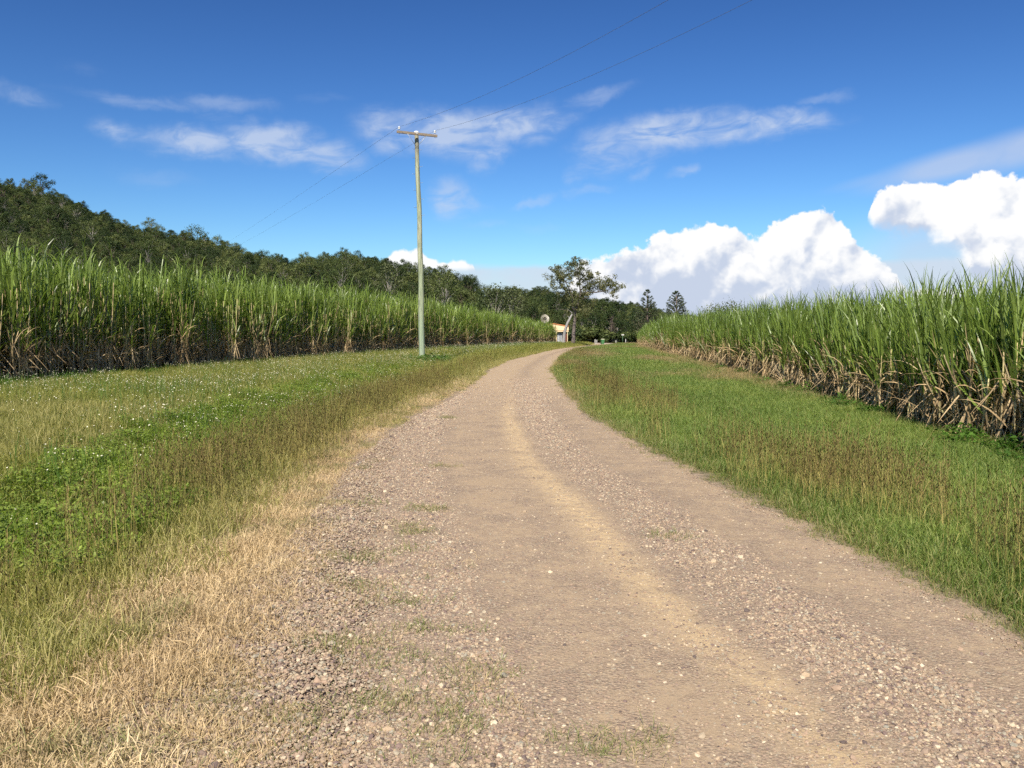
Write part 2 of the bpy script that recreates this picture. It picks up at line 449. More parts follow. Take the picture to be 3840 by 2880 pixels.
def ground_material():
    m_, t, o = mat('ground')
    g = t.new('ShaderNodeNewGeometry'); P = g.outputs['Position']
    rd = t.new('ShaderNodeAttribute', attribute_name='rd')
    n1 = t.noise(P, .35, 5, .6)[0]; n2 = t.noise(P, 9, 5, .65)[0]; n3 = t.noise(P, 60, 3, .6)[0]
    grass = t.mix(t.sstep(n1, .35, .65), (.07, .085, .025), (.12, .11, .04))
    grass = t.mix(t.sstep(n2, .4, .7, 0, .6), grass, (.12, .095, .05))
    st, dist = gravel_nodes(t, P, 62)
    soil = t.mix(t.sstep(n3, .3, .7), (.27, .20, .145), (.36, .27, .19))
    gr = t.mix(t.sstep(n2, .35, .6), soil, st)
    f = t.sstep(t.m('ADD', rd.outputs['Fac'], t.m('MULTIPLY', t.m('SUBTRACT', n2, .5), .6)), .15, .75)
    c_ = t.mix(f, gr, grass)
    p = t.new('ShaderNodeBsdfPrincipled'); t.put(p.inputs['Base Color'], c_); p.inputs['Roughness'].default_value = .95
    p.inputs['Specular IOR Level'].default_value = .1
    b = t.new('ShaderNodeBump'); b.inputs['Strength'].default_value = .7; b.inputs['Distance'].default_value = 1
    t.put(b.inputs['Height'], t.m('ADD', t.m('MULTIPLY', n2, .03), t.m('MULTIPLY', dist, -.006))); t.l.new(b.outputs[0], p.inputs['Normal'])
    t.l.new(p.outputs[0], o.inputs[0])
    return m_
M = {}
M['road'] = road_material(); M['ground'] = ground_material()

# ------------------------------------------------------------------ ground and road
def ground():
    ys = np.concatenate([np.arange(-12, 30, .3), 30 * 1.03 ** np.arange(0, 150)]); ys = np.append(ys[ys < 2400], 2400)
    a = np.concatenate([np.arange(0, 22, .35), 22 * 1.06 ** np.arange(0, 80)]); a = np.append(a[a < 2000], 2000)
    xs = np.concatenate([-a[:0:-1], a])
    X, Y = np.meshgrid(xs, ys)
    Z = tz(X, Y)
    l = xL(Y) - X; r = X - xR(Y)
    wide = np.interp(Y, [0, 3, 6, 10, 16, 25], [1.6, 1.5, 1.1, .6, .35, .1])
    rd = np.maximum((l - wide), r + 0.05)
    o = grid_mesh('ground', X, Y, Z, M['ground'], {'rd': np.clip(rd + .2, -2, 3)})
    tag(o, kind='structure', label='ground sheet under the grass and fields')
def road():
    ys = np.concatenate([np.arange(-6, 20, .06), np.arange(20, 60, .25), np.arange(60, 178.1, 1.0)])
    n = 44
    f = np.linspace(0, 1, n)
    yy = ys[:, None] + 0 * f[None]
    el_ = .16 * (fbm(ys * 2.2, ys * 0 + 3, 5) - .5) * 2 + .05 * (fbm(ys * 9, ys * 0, 6) - .5) * 2
    er_ = .16 * (fbm(ys * 1.7, ys * 0 + 9, 8) - .5) * 2 + .06 * (fbm(ys * 8, ys * 0, 9) - .5) * 2
    a = xL(ys) - .10 + el_; b = xR(ys) + .10 + er_
    xx = a[:, None] * (1 - f) + b[:, None] * f
    v = xx - xC(yy)
    g = lambda c_, s_: np.exp(-((v - c_) / s_) ** 2)
    grav = .58 + .10 * (1 - ss(yy, 4, 8)) + .85 * ss(-v, .85, 1.6) + .62 * np.exp(-((v - .55) / .36) ** 2) - .25 * g(0, .2)
    far = ss(yy, 16, 30)
    # far away: two light wheel tracks with a stony ridge in between
    gfar = .12 + .50 * np.exp(-((v - .18) / .38) ** 2) + .3 * ss(-v, 1.15, 1.5)
    grav = grav * (1 - far) + gfar * far
    grav = np.maximum(grav, .0)
    yel = np.exp(-((v + .02) / .15) ** 2) * (1 - ss(yy, 14, 24)) + .22 * np.exp(-((v + .3) / .5) ** 2)
    z = tz(xx, yy) + .004 + .00015 * yy
    ed = np.minimum(f, 1 - f)[None] + 0 * yy
    # wheel ruts and ridge
    z = z + (.012 * np.clip(grav, 0, 1)) * ss(ed, 0, .08) + .004 * (fbm(xx * 6, yy * 6, 4) - .3) * ss(ed, 0, .05)
    o = grid_mesh('gravel_road', xx, yy, z, M['road'], {'grav': grav, 'yel': yel})
    tag(o, kind='structure', label='curving gravel road')
    # pale cross road far ahead
    m_ = simple('pale_seal', (.50, .46, .40), .9, .08, .5)
    ys2 = np.linspace(179, 186, 4); xs2 = np.linspace(13.5, 60, 20)
    X, Y = np.meshgrid(xs2, ys2)
    o = grid_mesh('cross_road', X, Y + .03 * (X - 13), tz(X, Y) + .03, m_)
    tag(o, kind='structure', label='pale cross road beyond the bin')
ground(); road()

# ------------------------------------------------------------------ scatter by geometry nodes (for uncountable stuff)
def scatter(name, pts, rot, scl, idx, sources, attrs, label):
    c_ = bpy.data.collections.new(name + '_sources')
    for o in sources: c_.objects.link(o)
    pts = np.asarray(pts, np.float32)
    me = bpy.data.meshes.new(name); me.vertices.add(len(pts)); me.vertices.foreach_set('co', pts.ravel())
    a = me.attributes.new('rot', 'FLOAT_VECTOR', 'POINT'); a.data.foreach_set('vector', np.asarray(rot, np.float32).ravel())
    scl = np.asarray(scl, np.float32)
    if scl.ndim == 1: scl = np.stack([scl] * 3, -1)
    a = me.attributes.new('scl', 'FLOAT_VECTOR', 'POINT'); a.data.foreach_set('vector', scl.ravel())
    a = me.attributes.new('vidx', 'INT', 'POINT'); a.data.foreach_set('value', np.asarray(idx, np.int32))
    for k, v in attrs.items():
        a = me.attributes.new(k, 'FLOAT', 'POINT'); a.data.foreach_set('value', np.asarray(v, np.float32))
    for s_ in sources[:1]:
        for m_ in s_.data.materials: me.materials.append(m_)
    o = bpy.data.objects.new(name, me); col.objects.link(o)
    g = bpy.data.node_groups.new(name + '_scatter', 'GeometryNodeTree')
    g.interface.new_socket('Geometry', in_out='INPUT', socket_type='NodeSocketGeometry')
    g.interface.new_socket('Geometry', in_out='OUTPUT', socket_type='NodeSocketGeometry')
    gi = g.nodes.new('NodeGroupInput'); go = g.nodes.new('NodeGroupOutput')
    ip = g.nodes.new('GeometryNodeInstanceOnPoints'); ci = g.nodes.new('GeometryNodeCollectionInfo')
    ci.inputs['Collection'].default_value = c_; ci.inputs['Separate Children'].default_value = True; ci.inputs['Reset Children'].default_value = True
    def na(n_, ty):
        q = g.nodes.new('GeometryNodeInputNamedAttribute'); q.data_type = ty; q.inputs['Name'].default_value = n_
        return [s for s in q.outputs if s.enabled and s.name == 'Attribute'][0]
    g.links.new(gi.outputs[0], ip.inputs['Points']); g.links.new(ci.outputs[0], ip.inputs['Instance'])
    ip.inputs['Pick Instance'].default_value = True
    g.links.new(na('vidx', 'INT'), ip.inputs['Instance Index'])
    g.links.new(na('rot', 'FLOAT_VECTOR'), ip.inputs['Rotation'])
    g.links.new(na('scl', 'FLOAT_VECTOR'), ip.inputs['Scale'])
    g.links.new(ip.outputs[0], go.inputs[0])
    md = o.modifiers.new('scatter', 'NODES'); md.node_group = g
    tag(o, label, None, None, 'stuff')
    return o
def rots(n, tilt=.1):
    return np.stack([rng.normal(0, tilt, n), rng.normal(0, tilt, n), rng.uniform(0, 6.283, n)], -1)
def in_frame(x, y, pad=1.12):
    """keep what this camera, or one a step aside, can see"""
    return (np.abs(x) < (y + 1.5) * .596 * pad + 1.2) & (y > 1.8)

# ------------------------------------------------------------------ sugar cane
M['cane_leaf'] = leafy('cane_leaf', [(.105, .16, .028), (.16, .225, .042), (.225, .29, .065)], .30, .38, .5, .25, obj_var=.5)
M['cane_leaf_left'] = leafy('cane_leaf_lush', [(.125, .18, .032), (.185, .25, .048), (.26, .325, .075)], .35, .38, .5, .2, obj_var=.5)
M['cane_dry'] = leafy('cane_dry_leaf', [(.26, .17, .085), (.46, .33, .18), (.64, .50, .30)], .2, .7, .2, 1.5, obj_var=.4, tcol=.9)
M['cane_stalk'] = leafy('cane_stalk', [(.20, .14, .075), (.40, .31, .16), (.46, .42, .20)], .0, .5, .4, 3.0, obj_var=.4)
def leaf_strip(mb, base, azm, th0, bend, L, W, n=6, droop=0.0, mi=0, taper=1.0, r=random):
    p = Vector(base); pts = []; wd = []
    roll = r.uniform(-1.2, 1.2); sway = r.uniform(-.25, .25)
    for i in range(n + 1):
        s_ = i / n
        th = th0 + bend * s_ * s_ + droop * max(0, s_ - .55) * 3
        a = azm + sway * s_
        d = Vector((math.sin(th) * math.cos(a), math.sin(th) * math.sin(a), math.cos(th)))
        side = Vector((-math.sin(a), math.cos(a), 0))
        nrm = d.cross(side)
        rr = roll * (1 - .3 * s_)
        wv = side * math.cos(rr) + nrm * math.sin(rr)
        prof = min(1, .45 + s_ * 3) * (1 - s_ ** 2.2) ** taper
        pts.append(p.copy()); wd.append(wv * (W * .5 * max(prof, .02)))
        p = p + d * (L / n)
    mb.strip(pts, wd, mi)
def cane_variant(seed, H, nst, straight, dry_n, green_from):
    r = random.Random(seed)
    st, gl, dl = MB(), MB(), MB()
    for k in range(nst):
        a = r.uniform(0, 6.283); rr = r.uniform(.03, .26)
        bx, by = rr * math.cos(a), rr * math.sin(a)
        lean = r.gauss(0, .07) if r.random() > .12 else r.uniform(.3, .6)
        la = r.uniform(0, 6.283)
        h = (H - 1.05) * r.uniform(.82, 1.05)
        pts = []; 
        for i in range(7):
            s_ = i / 6
            q = lean * h * s_ * (1 - .25 * s_)
            pts.append(Vector((bx + math.cos(la) * q, by + math.sin(la) * q, h * s_ * math.cos(min(lean, .6)))))
        st.tube(pts, [.017, .016, .016, .015, .014, .012, .008], 5)
        def on(s_):
            f = s_ * 6; i = min(5, int(f)); return pts[i].lerp(pts[i + 1], f - i)
        ng = 10 if straight else 8
        for j in range(ng):
            s_ = green_from + (1 - green_from) * (j / (ng - 1)) * .99
            top = j / (ng - 1)
            L = r.uniform(.95, 1.45) * (0.8 + .25 * top)
            az_ = r.uniform(0, 6.283)
            th0 = r.uniform(.10, .42) * (1.25 - top) + .05
            bend = r.uniform(.1, .8) if straight else r.uniform(.3, 1.2)
            leaf_strip(gl, on(s_), az_, th0, bend, L, (r.uniform(.032, .052) if straight else r.uniform(.042, .066)), 6, r.uniform(0, .25) if straight else r.uniform(.1, 1.1), r=r)
        for j in range(dry_n):
            s_ = r.uniform(.08, green_from + .28) if straight else r.uniform(.08, green_from + .15)
            b = on(s_)
            az_ = r.uniform(0, 6.283)
            L = r.uniform(.5, 1.0)
            th0 = r.uniform(.3, 1.0); bend = r.uniform(.8, 1.9)
            q_ = r.random()
            if q_ < .55: th0, bend = r.uniform(2.35, 3.05), r.uniform(-.3, .3)
            elif q_ < .78: th0, bend = r.uniform(.08, .45), r.uniform(-.1, .5)
            leaf_strip(dl, b, az_, th0, bend, L, r.uniform(.016, .040), 6, 0, r=r)
    return st, gl, dl
def cane_set(tagname, H, straight, leafmat, n=7, dry=9, gf=.42):
    res = []
    for k in range(n):
        st, gl, dl = cane_variant(100 * (3 if straight else 5) + k, H * (1 + .05 * math.sin(k * 2.1)), 6 + k % 3, straight, dry, gf)
        res.append((st.mesh('stalks', M['cane_stalk']), gl.mesh('green_leaves', leafmat), dl.mesh('dry_leaves', M['cane_dry'])))
    return res
def joined(meshes, name):
    """one mesh from several, for the instanced mass"""
    V, F, mi, ms = [], [], [], []
    for k, me in enumerate(meshes):
        b = len(V); V += [tuple(v.co) for v in me.vertices]; F += [tuple(b + i for i in p.vertices) for p in me.polygons]
        mi += [k] * len(me.polygons); ms.append(me.materials[0])
    me = bpy.data.meshes.new(name); me.from_pydata(V, [], F)
    for m_ in ms: me.materials.append(m_)
    me.polygons.foreach_set('material_index', mi); me.update()
    return bpy.data.objects.new(name, me)
HL, HR = 4.0, 2.75
setL = cane_set('l', HL, False, M['cane_leaf_left'], gf=.36, dry=18)
setR = cane_set('r', HR, True, M['cane_leaf'], gf=.43, dry=14)
srcL = [joined(s_, 'cane_stool') for s_ in setL]; srcR = [joined(s_, 'cane_stool') for s_ in setR]
hfL = lambda y: np.interp(y, [20, 26, 45, 65, 90, 140], [1.0, 1.0, 1.05, 1.06, .98, .82])
hfR = lambda y: np.interp(y, [8, 20, 30, 66, 100, 155], [.94, .92, .97, 1.02, .95, .82])
def front_row(side, y0, y1, n_ind, sets, hf, label, group):
    """evenly spaced plants along the front of the field: nearest ones are objects of their own"""
    f = cL if side < 0 else cR
    ys = np.linspace(y0, y1, 4000); xs = f(ys); ds = np.hypot(np.diff(xs), np.diff(ys)); s_ = np.concatenate([[0], np.cumsum(ds)])
    pos = np.arange(0, s_[-1], .46)
    Y = np.interp(pos, s_, ys) + rng.normal(0, .08, len(pos)); X = f(Y) + rng.normal(0, .16, len(pos))
    for i in range(min(n_ind, len(pos))):
        k = int(rng.integers(len(sets)))
        h = float(hf(Y[i])) * rng.uniform(.80, 1.15)
        e = empty('sugarcane_plant', (X[i], Y[i], float(tz(X[i], Y[i])) - .03), rng.uniform(0, 6.28))
        e.scale = (1.05, 1.05, h)
        tag(e, label, 'sugarcane', group)
        for nm, me in zip(('stalks', 'green_leaves', 'dry_leaves'), sets[k]):
            o = bpy.data.objects.new(nm, me); col.objects.link(o); o.parent = e
    return X[n_ind:], Y[n_ind:]
restL = front_row(-1, 21.5, 140, 120, setL, hfL, 'tall sugarcane plant in the front row of the field behind the power pole', 'sugarcane plants along the edge of the left field')
restR = front_row(1, 9.5, 155, 120, setR, hfR, 'sugarcane plant with dry straw leaves in the front row right of the road', 'sugarcane plants along the edge of the right field')
def field(side, rest, src, hf, name, label, y0, y1, depth):
    f = cL if side < 0 else cR
    PX, PY = [rest[0]], [rest[1]]
    d = .75
    row = 0
    while d < depth:
        step = .42 if d < 6 else .8
        ys = np.arange(y0, y1, step) + rng.normal(0, .1, len(np.arange(y0, y1, step)))
        PX.append(f(ys) + side * (d + rng.normal(0, .2, len(ys)))); PY.append(ys)
        d += .8 if d < 6 else 1.6
    X = np.concatenate(PX); Y = np.concatenate(PY)
    # the far end of the row of plants
    k = in_frame(X, Y, 1.3); X, Y = X[k], Y[k]
    n = len(X)
    h = hf(Y) * rng.uniform(.82, 1.16, n) * (.93 + .14 * fbm(X * .3, Y * .3, 21))
    Z = tz(X, Y) - .03
    return scatter(name, np.stack([X, Y, Z], -1), rots(n, .05), np.stack([np.full(n, 1.1), np.full(n, 1.1), h], -1),
                   rng.integers(0, len(src), n), src, {}, label)
field(-1, restL, srcL, hfL, 'sugarcane_field', 'tall green sugarcane field left of the road below the hill', 17, 141, 34)
field(1, restR, srcR, hfR, 'sugarcane_field', 'sugarcane field right of the road under the white clouds', 7, 156, 34)

# ------------------------------------------------------------------ grasses and weeds
M['grass'] = leafy('grass_blade', [(.155, .18, .034), (.235, .24, .048), (.34, .31, .08)], .3, .55, .3, .5, 'dry', (.44, .38, .15), .4)
M['lawn'] = leafy('verge_grass_blade', [(.11, .18, .030), (.155, .235, .042), (.22, .27, .055)], .32, .55, .3, .35, 'dry', (.36, .27, .13), .35)
M['straw'] = leafy('straw_blade', [(.42, .30, .16), (.56, .41, .23), (.68, .53, .32)], .2, .7, .2, 1.2, 'dry', (.17, .20, .06), .5, tcol=.9)
M['stem'] = leafy('seed_stem', [(.18, .18, .05), (.32, .27, .085), (.46, .35, .13)], .2, .6, .2, .7, obj_var=.6)
M['head'] = leafy('seed_head', [(.055, .055, .02), (.10, .075, .03), (.16, .11, .045)], .25, .8, .1, .7, obj_var=.6)
M['weed'] = leafy('weed_leaf', [(.125, .18, .028), (.18, .24, .038), (.26, .31, .06)], .35, .45, .4, .6, obj_var=.35)
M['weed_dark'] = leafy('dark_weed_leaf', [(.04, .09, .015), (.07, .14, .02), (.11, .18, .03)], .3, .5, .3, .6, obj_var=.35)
M['petal'] = simple('petal', (.62, .58, .42), .6, .05)
def tuft(seed, n, rad_, hmin, hmax, W, lean, mat_, curl=1.0, seg=3):
    r = random.Random(seed); mb = MB()
    for k in range(n):
        a = r.uniform(0, 6.283); q = rad_ * math.sqrt(r.random())
        h = r.uniform(hmin, hmax)
        leaf_strip(mb, (q * math.cos(a), q * math.sin(a), 0), r.uniform(0, 6.283), abs(r.gauss(0, lean)), r.uniform(.2, 1.3) * curl, h, W * r.uniform(.7, 1.3), seg, 0, 0, .8, r=r)
    return mb.build('grass_tuft', mat_, link=False)
def seedgrass(seed, n, rad_, hmin, hmax):
    r = random.Random(seed); mb = MB()
    for k in range(n):
        a = r.uniform(0, 6.283); q = rad_ * math.sqrt(r.random()); h = r.uniform(hmin, hmax)
        b = Vector((q * math.cos(a), q * math.sin(a), 0)); la = r.uniform(0, 6.283); ln = abs(r.gauss(0, .14))
        pts = [b + Vector((math.cos(la) * ln * h * s_ * s_ , math.sin(la) * ln * h * s_ * s_, h * s_)) for s_ in (0, .35, .7, 1)]
        fx = r.uniform(0, 3.14); wv = Vector((math.cos(fx), math.sin(fx), 0))
        mb.strip(pts, [wv * w_ for w_ in (.0015, .0013, .001, .0007)], 0)
        # head: short side spikes
        for j in range(8):
            s_ = 1 - .045 * j * 1.3
            c_ = pts[3].lerp(pts[2], (1 - s_) / .3 if s_ > .7 else 1)
            aa = r.uniform(0, 6.283); L = r.uniform(.02, .05)
            d = Vector((math.cos(aa) * .7, math.sin(aa) * .7, .75)) * L
            sd_ = Vector((-math.sin(aa), math.cos(aa), 0)) * r.uniform(.002, .004)
            mb.strip([c_, c_ + d * .5, c_ + d], [sd_ * .5, sd_, sd_ * .2], 1)
        if r.random() < .5:
            leaf_strip(mb, pts[1], r.uniform(0, 6.28), .4, 1.2, .16, .004, 3, 0, 0, 1, r=r)
    return mb.build('seed_grass', [M['stem'], M['head']], link=False)
def broadleaf(seed, n, rad_, h, L, mat_, flowers=0):
    r = random.Random(seed); mb = MB()
    for k in range(n):
        a = r.uniform(0, 6.283); q = rad_ * math.sqrt(r.random())
        z = h * (1 - .5 * (q / rad_) ** 2) * r.uniform(.35, 1.0)
        c_ = Vector((q * math.cos(a), q * math.sin(a), z)); az_ = r.uniform(0, 6.283); tl = r.uniform(-.5, .7)
        d = Vector((math.cos(az_) * math.cos(tl), math.sin(az_) * math.cos(tl), math.sin(tl))); s_ = Vector((-math.sin(az_), math.cos(az_), r.uniform(-.4, .4))).normalized()
        l = L * r.uniform(.6, 1.2)
        mb.strip([c_, c_ + d * l * .3, c_ + d * l * .7 + Vector((0, 0, -.01 * l)), c_ + d * l], [s_ * l * .05, s_ * l * .3, s_ * l * .24, s_ * l * .02], 0)
    for k in range(int(n * .12)):
        a = r.uniform(0, 6.283); q = rad_ * math.sqrt(r.random())
        mb.strip([Vector((q * math.cos(a), q * math.sin(a), 0)), Vector((q * math.cos(a) * 1.1, q * math.sin(a) * 1.1, h * .8))], [Vector((.003, 0, 0))] * 2, 0)
    return mb.build('broadleaf', [mat_], link=False)
def daisy(seed, n, rad_):
    r = random.Random(seed); mb = MB()
    for k in range(n):
        a = r.uniform(0, 6.283); q = rad_ * math.sqrt(r.random()); h = r.uniform(.22, .42)
        b = Vector((q * math.cos(a), q * math.sin(a), 0)); t_ = b + Vector((r.gauss(0, .03), r.gauss(0, .03), h))
        mb.strip([b, t_], [Vector((.0015, .0015, 0))] * 2, 1)
        s_ = r.uniform(.006, .010); tilt = Vector((r.gauss(-.25, .3), r.gauss(-.3, .3), 1)).normalized()
        u = tilt.orthogonal().normalized(); v_ = tilt.cross(u)
        ring = [t_ + (u * math.cos(i * 1.047) + v_ * math.sin(i * 1.047)) * s_ for i in range(6)]
        mb.poly(ring, 0)
    return mb.build('daisy', [M['petal'], M['weed_dark']], link=False)

def sample(n, fx0, fx1, y0, y1, power=1.0):
    """points between two curves; more of them close to the camera"""
    u = rng.random(n)
    y = y0 * (y1 / y0) ** (u ** power)
    a, b = fx0(y), fx1(y)
    x = a + (b - a) * rng.random(n)
    return x, y, (b - a)
def thin(x, y, wfun):
    k = rng.random(len(x)) < wfun(x, y)
    return x[k], y[k]
def place(name, x, y, src, scl, attrs, label, tilt=.12, sink=.01):
    k = in_frame(x, y); x, y = x[k], y[k]
    scl = np.asarray(scl)[k] if np.ndim(scl) else np.full(len(x), scl)
    attrs = {a: (np.asarray(v)[k]) for a, v in attrs.items()}
    n = len(x)
    print('SCATTER', name, n)
    return scatter(name, np.stack([x, y, tz(x, y) - sink], -1), rots(n, tilt), scl, rng.integers(0, len(src), n), src, attrs, label)
# --- right verge lawn
T_lawn = [tuft(300 + k, 60, .19, .04, .17, .0052, .65, M['lawn'], 1.5) for k in range(6)]
T_grass = [tuft(320 + k, 64, .20, .05, .24, .0048, .6, M['grass'], 1.5) for k in range(6)]
T_straw = [tuft(340 + k, 90, .15, .03, .10, .0034, 1.15, M['straw'], 1.8, 4) for k in range(5)]
T_seed = [seedgrass(360 + k, 8, .2, .30, .66) for k in range(5)]
T_weed = [broadleaf(380 + k, 190, .22, .24, .036, M['weed']) for k in range(4)]
T_dark = [broadleaf(390 + k, 90, .26, .30, .07, M['weed_dark']) for k in range(4)]
T_daisy = [daisy(400 + k, 5, .5) for k in range(5)]

def lodscale(y): return 1 + ss(y, 9, 60) * 1.2
# right
edge = lambda y: .10 * (fbm(y * 1.7, y * 0 + 9, 8) - .5) * 2
x, y, wd = sample(35000, lambda y: xR(y) - .16, lambda y: cR(y) + 1.2, 2.6, 175, .85)
r_ = x - xR(y)
den = np.clip(.45 * ss(r_ + .5 * (fbm(x * 3, y * 3, 15) - .5), -.12, .12) + .9 * ss(r_, .0, .5), 0, 1) * (wd / wd.max()) ** .25
k = rng.random(len(x)) < den; x, y, r_ = x[k], y[k], r_[k]
cd = cR(y) - x
dry = .12 + .35 * (1 - ss(r_, .0, .8)) + .55 * ss(fbm(x * .35, y * .12, 31), .50, .70) * ss(y, 14, 30) + .75 * (1 - ss(cd, .2, 2.0)) * ss(y, 18, 28) + .3 * (1 - ss(cd, 0, .8))
dry += .8 * np.exp(-((x - xR(y) - 1.9) / 1.3) ** 2 - ((y - 60) / 9) ** 2)
hs_ = (.38 + .62 * ss(r_, -.05, .6)) * (.8 + .5 * fbm(x * .8, y * .8, 12)) * lodscale(y)
place('verge_grass', x, y, T_lawn, hs_, {'dry': np.clip(dry, 0, 1)}, 'bright green grass on the verge between the road and the right cane field')
# left general grass
x, y, wd = sample(36000, lambda y: cL(np.maximum(y, 8)) - 1.0, lambda y: xL(y) - .15, 2.4, 175, .85)
l_ = xL(y) - x
b0_ = np.interp(y, [0, 5, 8, 14, 26, 45, 175], [1.3, 1.35, 1.0, .5, .15, 0, 0])     # where the straw ends
den = ss(l_ - b0_ + 1.3 * (fbm(x * 1.5, y * 1.5, 44) - .5), -.3, .4)
k = rng.random(len(x)) < den; x, y, l_ = x[k], y[k], l_[k]
wb = np.interp(y, [0, 8, 13.8, 26, 45, 80], [2.4, 2.7, 3.3, 4.5, 4.5, 4.0]); ww = np.interp(y, [0, 8, 13.8, 26, 45], [1.0, 1.1, 1.1, .9, .9])
inweed = np.exp(-((l_ - wb) / ww) ** 4) * (1 - ss(y, 50, 62)) * ss(y, 5.2, 7.8) * (1 - .65 * ss(y, 15, 24)) * ss(fbm(x * .5, y * .35, 51) - .25 * np.exp(-((y - 10) / 5) ** 2) * 0, .26, .48)
k = rng.random(len(x)) > inweed * .92 * ss(fbm(x * 1.6, y * 1.6, 53), .24, .38); x, y, l_ = x[k], y[k], l_[k]
wb2 = np.interp(y, [0, 8, 13.8, 26, 45, 80], [2.4, 2.7, 3.3, 4.5, 4.5, 4.0])
dry = .12 + .45 * (1 - ss(l_ - np.interp(y, [0, 8, 16, 200], [1.2, .9, .3, 0]), 0, 1.2)) + .34 * ss(fbm(x * .5, y * .25, 61), .42, .68) * ss(l_, 2.5, 4) - .2 * ss(y, 40, 70)
hs_ = (.6 + .5 * ss(l_, .4, 1.4)) * (.7 + .7 * fbm(x * .7, y * .7, 62)) * lodscale(y)
place('roadside_grass', x, y, T_grass, hs_, {'dry': np.clip(dry, 0, 1)}, 'olive and yellow green grass on the verge left of the road')
# straw in the left foreground
x, y, wd = sample(13000, lambda y: xL(y) - 3.0, lambda y: xL(y) + 1.1, 2.3, 30, .9)
l_ = xL(y) - x
b1_ = np.interp(y, [0, 3, 5, 8, 14, 30], [2.4, 2.0, 1.5, 1.1, .55, .2])
pn = fbm(x * 2.2, y * 2.2, 71); pn2 = fbm(x * 5, y * 5, 72)
den = ss(l_ + .9 * (pn - .5), -.12, .5) * (1 - ss(l_ - b1_ + .8 * (pn - .5), .1, .9)) * ss(pn2 + .5 * ss(l_, .1, .9), .36, .60)
den = np.maximum(den, .75 * ss(fbm(x * 3.1, y * 3.1, 77), .50, .62) * ss(l_, -1.0, -.2) * (1 - ss(y, 5, 9)) * (1 - ss(l_, 1.4, 2.4)))
k = rng.random(len(x)) < den; x, y, l_ = x[k], y[k], l_[k]
pn = fbm(x * 2.6, y * 2.6, 75)
dry = np.clip(.9 * ss(pn, .56, .70) * (.5 + .5 * ss(-l_, -.6, .2)) + .25 * ss(l_, .9, 1.8), 0, 1)
place('dry_grass', x, y, T_straw, (.55 + .55 * ss(l_, 0, .9)) * rng.uniform(.7, 1.2, len(x)) * (1 + ss(y, 8, 25) * .8), {'dry': dry}, 'straw coloured dry grass along the left edge of the gravel', .2)
# little green tufts growing in the gravel
cx_ = []; cy_ = []
for (gx, gy) in [(870, 1140), (900, 1155), (930, 1105), (860, 1195), (790, 1210), (770, 1090), (950, 1010), (890, 1445), (940, 1365), (1010, 1455), (930, 1640), (1330, 1620), (780, 1270), (870, 1525), (980, 1570), (1460, 1162), (960, 905), (880, 1310), (820, 1430), (760, 1390), (700, 1550), (560, 1630), (1020, 1480)]:
    rr_ = ray(gx, gy); d_ = -CAMZ / rr_[2]
    n_ = rng.integers(8, 26)
    cx_ += list(rr_[0] * d_ + rng.normal(0, .11, n_)); cy_ += list(rr_[1] * d_ + rng.normal(0, .05, n_))
cx_ = np.array(cx_); cy_ = np.array(cy_)
place('gravel_tufts', cx_, cy_, T_straw, rng.uniform(.5, .95, len(cx_)), {'dry': rng.uniform(.35, 1.0, len(cx_))}, 'small green and dry grass tufts growing through the gravel', .2)
# tall seed grass on both sides
x, y, wd = sample(9000, lambda y: xL(y) - 3.6, lambda y: xL(y) - .2, 3.0, 60, .8)
l_ = xL(y) - x
den = ss(l_ - np.interp(y, [0, 6, 9, 14, 60], [2.0, 1.3, .6, .25, .1]), 0, .5) * (1 - ss(l_ - np.interp(y, [0, 8, 14, 26, 60], [2.2, 2.2, 2.6, 2.6, 1.6]), 0, .9)) * (.25 + .75 * ss(fbm(x * .6, y * .5, 81), .35, .6))
den *= np.interp(y, [0, 7, 10, 60], [.2, .35, .55, .3]) * (.35 + .65 * ss(l_, 2.6, 1.6))
k = rng.random(len(x)) < den; x, y = x[k], y[k]
xa, ya = x, y
x, y, wd = sample(8000, lambda y: xR(y) + .15, lambda y: xR(y) + 2.6, 3.5, 75, .8)
r_ = x - xR(y)
den = ss(r_, .15, .6) * (1 - ss(r_, 1.2, 2.5)) * ss(fbm(x * 1.1, y * .8, 91), .42, .64) * .42
k = rng.random(len(x)) < den; x, y = x[k], y[k]
x = np.concatenate([xa, x]); y = np.concatenate([ya, y])
place('seed_grass', x, y, T_seed, rng.uniform(.65, 1.15, len(x)), {}, 'tall brown headed seeding grass beside both edges of the road', .08)
# broad leaved weeds
x, y, wd = sample(9000, lambda y: xL(y) - 7, lambda y: xL(y) - 1.6, 4.5, 60, .8)
l_ = xL(y) - x
wb = np.interp(y, [0, 8, 13.8, 26, 45, 80], [2.4, 2.7, 3.3, 4.5, 4.5, 4.0]); ww = np.interp(y, [0, 8, 13.8, 26, 45], [1.0, 1.1, 1.1, .9, .9])
inweed = np.exp(-((l_ - wb) / ww) ** 4) * (1 - ss(y, 50, 62)) * ss(y, 5.2, 7.8) * (1 - .65 * ss(y, 15, 24)) * ss(fbm(x * .5, y * .35, 51) - .25 * np.exp(-((y - 10) / 5) ** 2) * 0, .26, .48)
k = rng.random(len(x)) < inweed * (.2 + .8 * ss(fbm(x * 1.6, y * 1.6, 53), .28, .42)); x, y = x[k], y[k]
place('broadleaf_weeds', x, y, T_weed, rng.uniform(.7, 1.3, len(x)) * lodscale(y) ** .5, {}, 'bright green broad leaved weeds in the hollow left of the road')
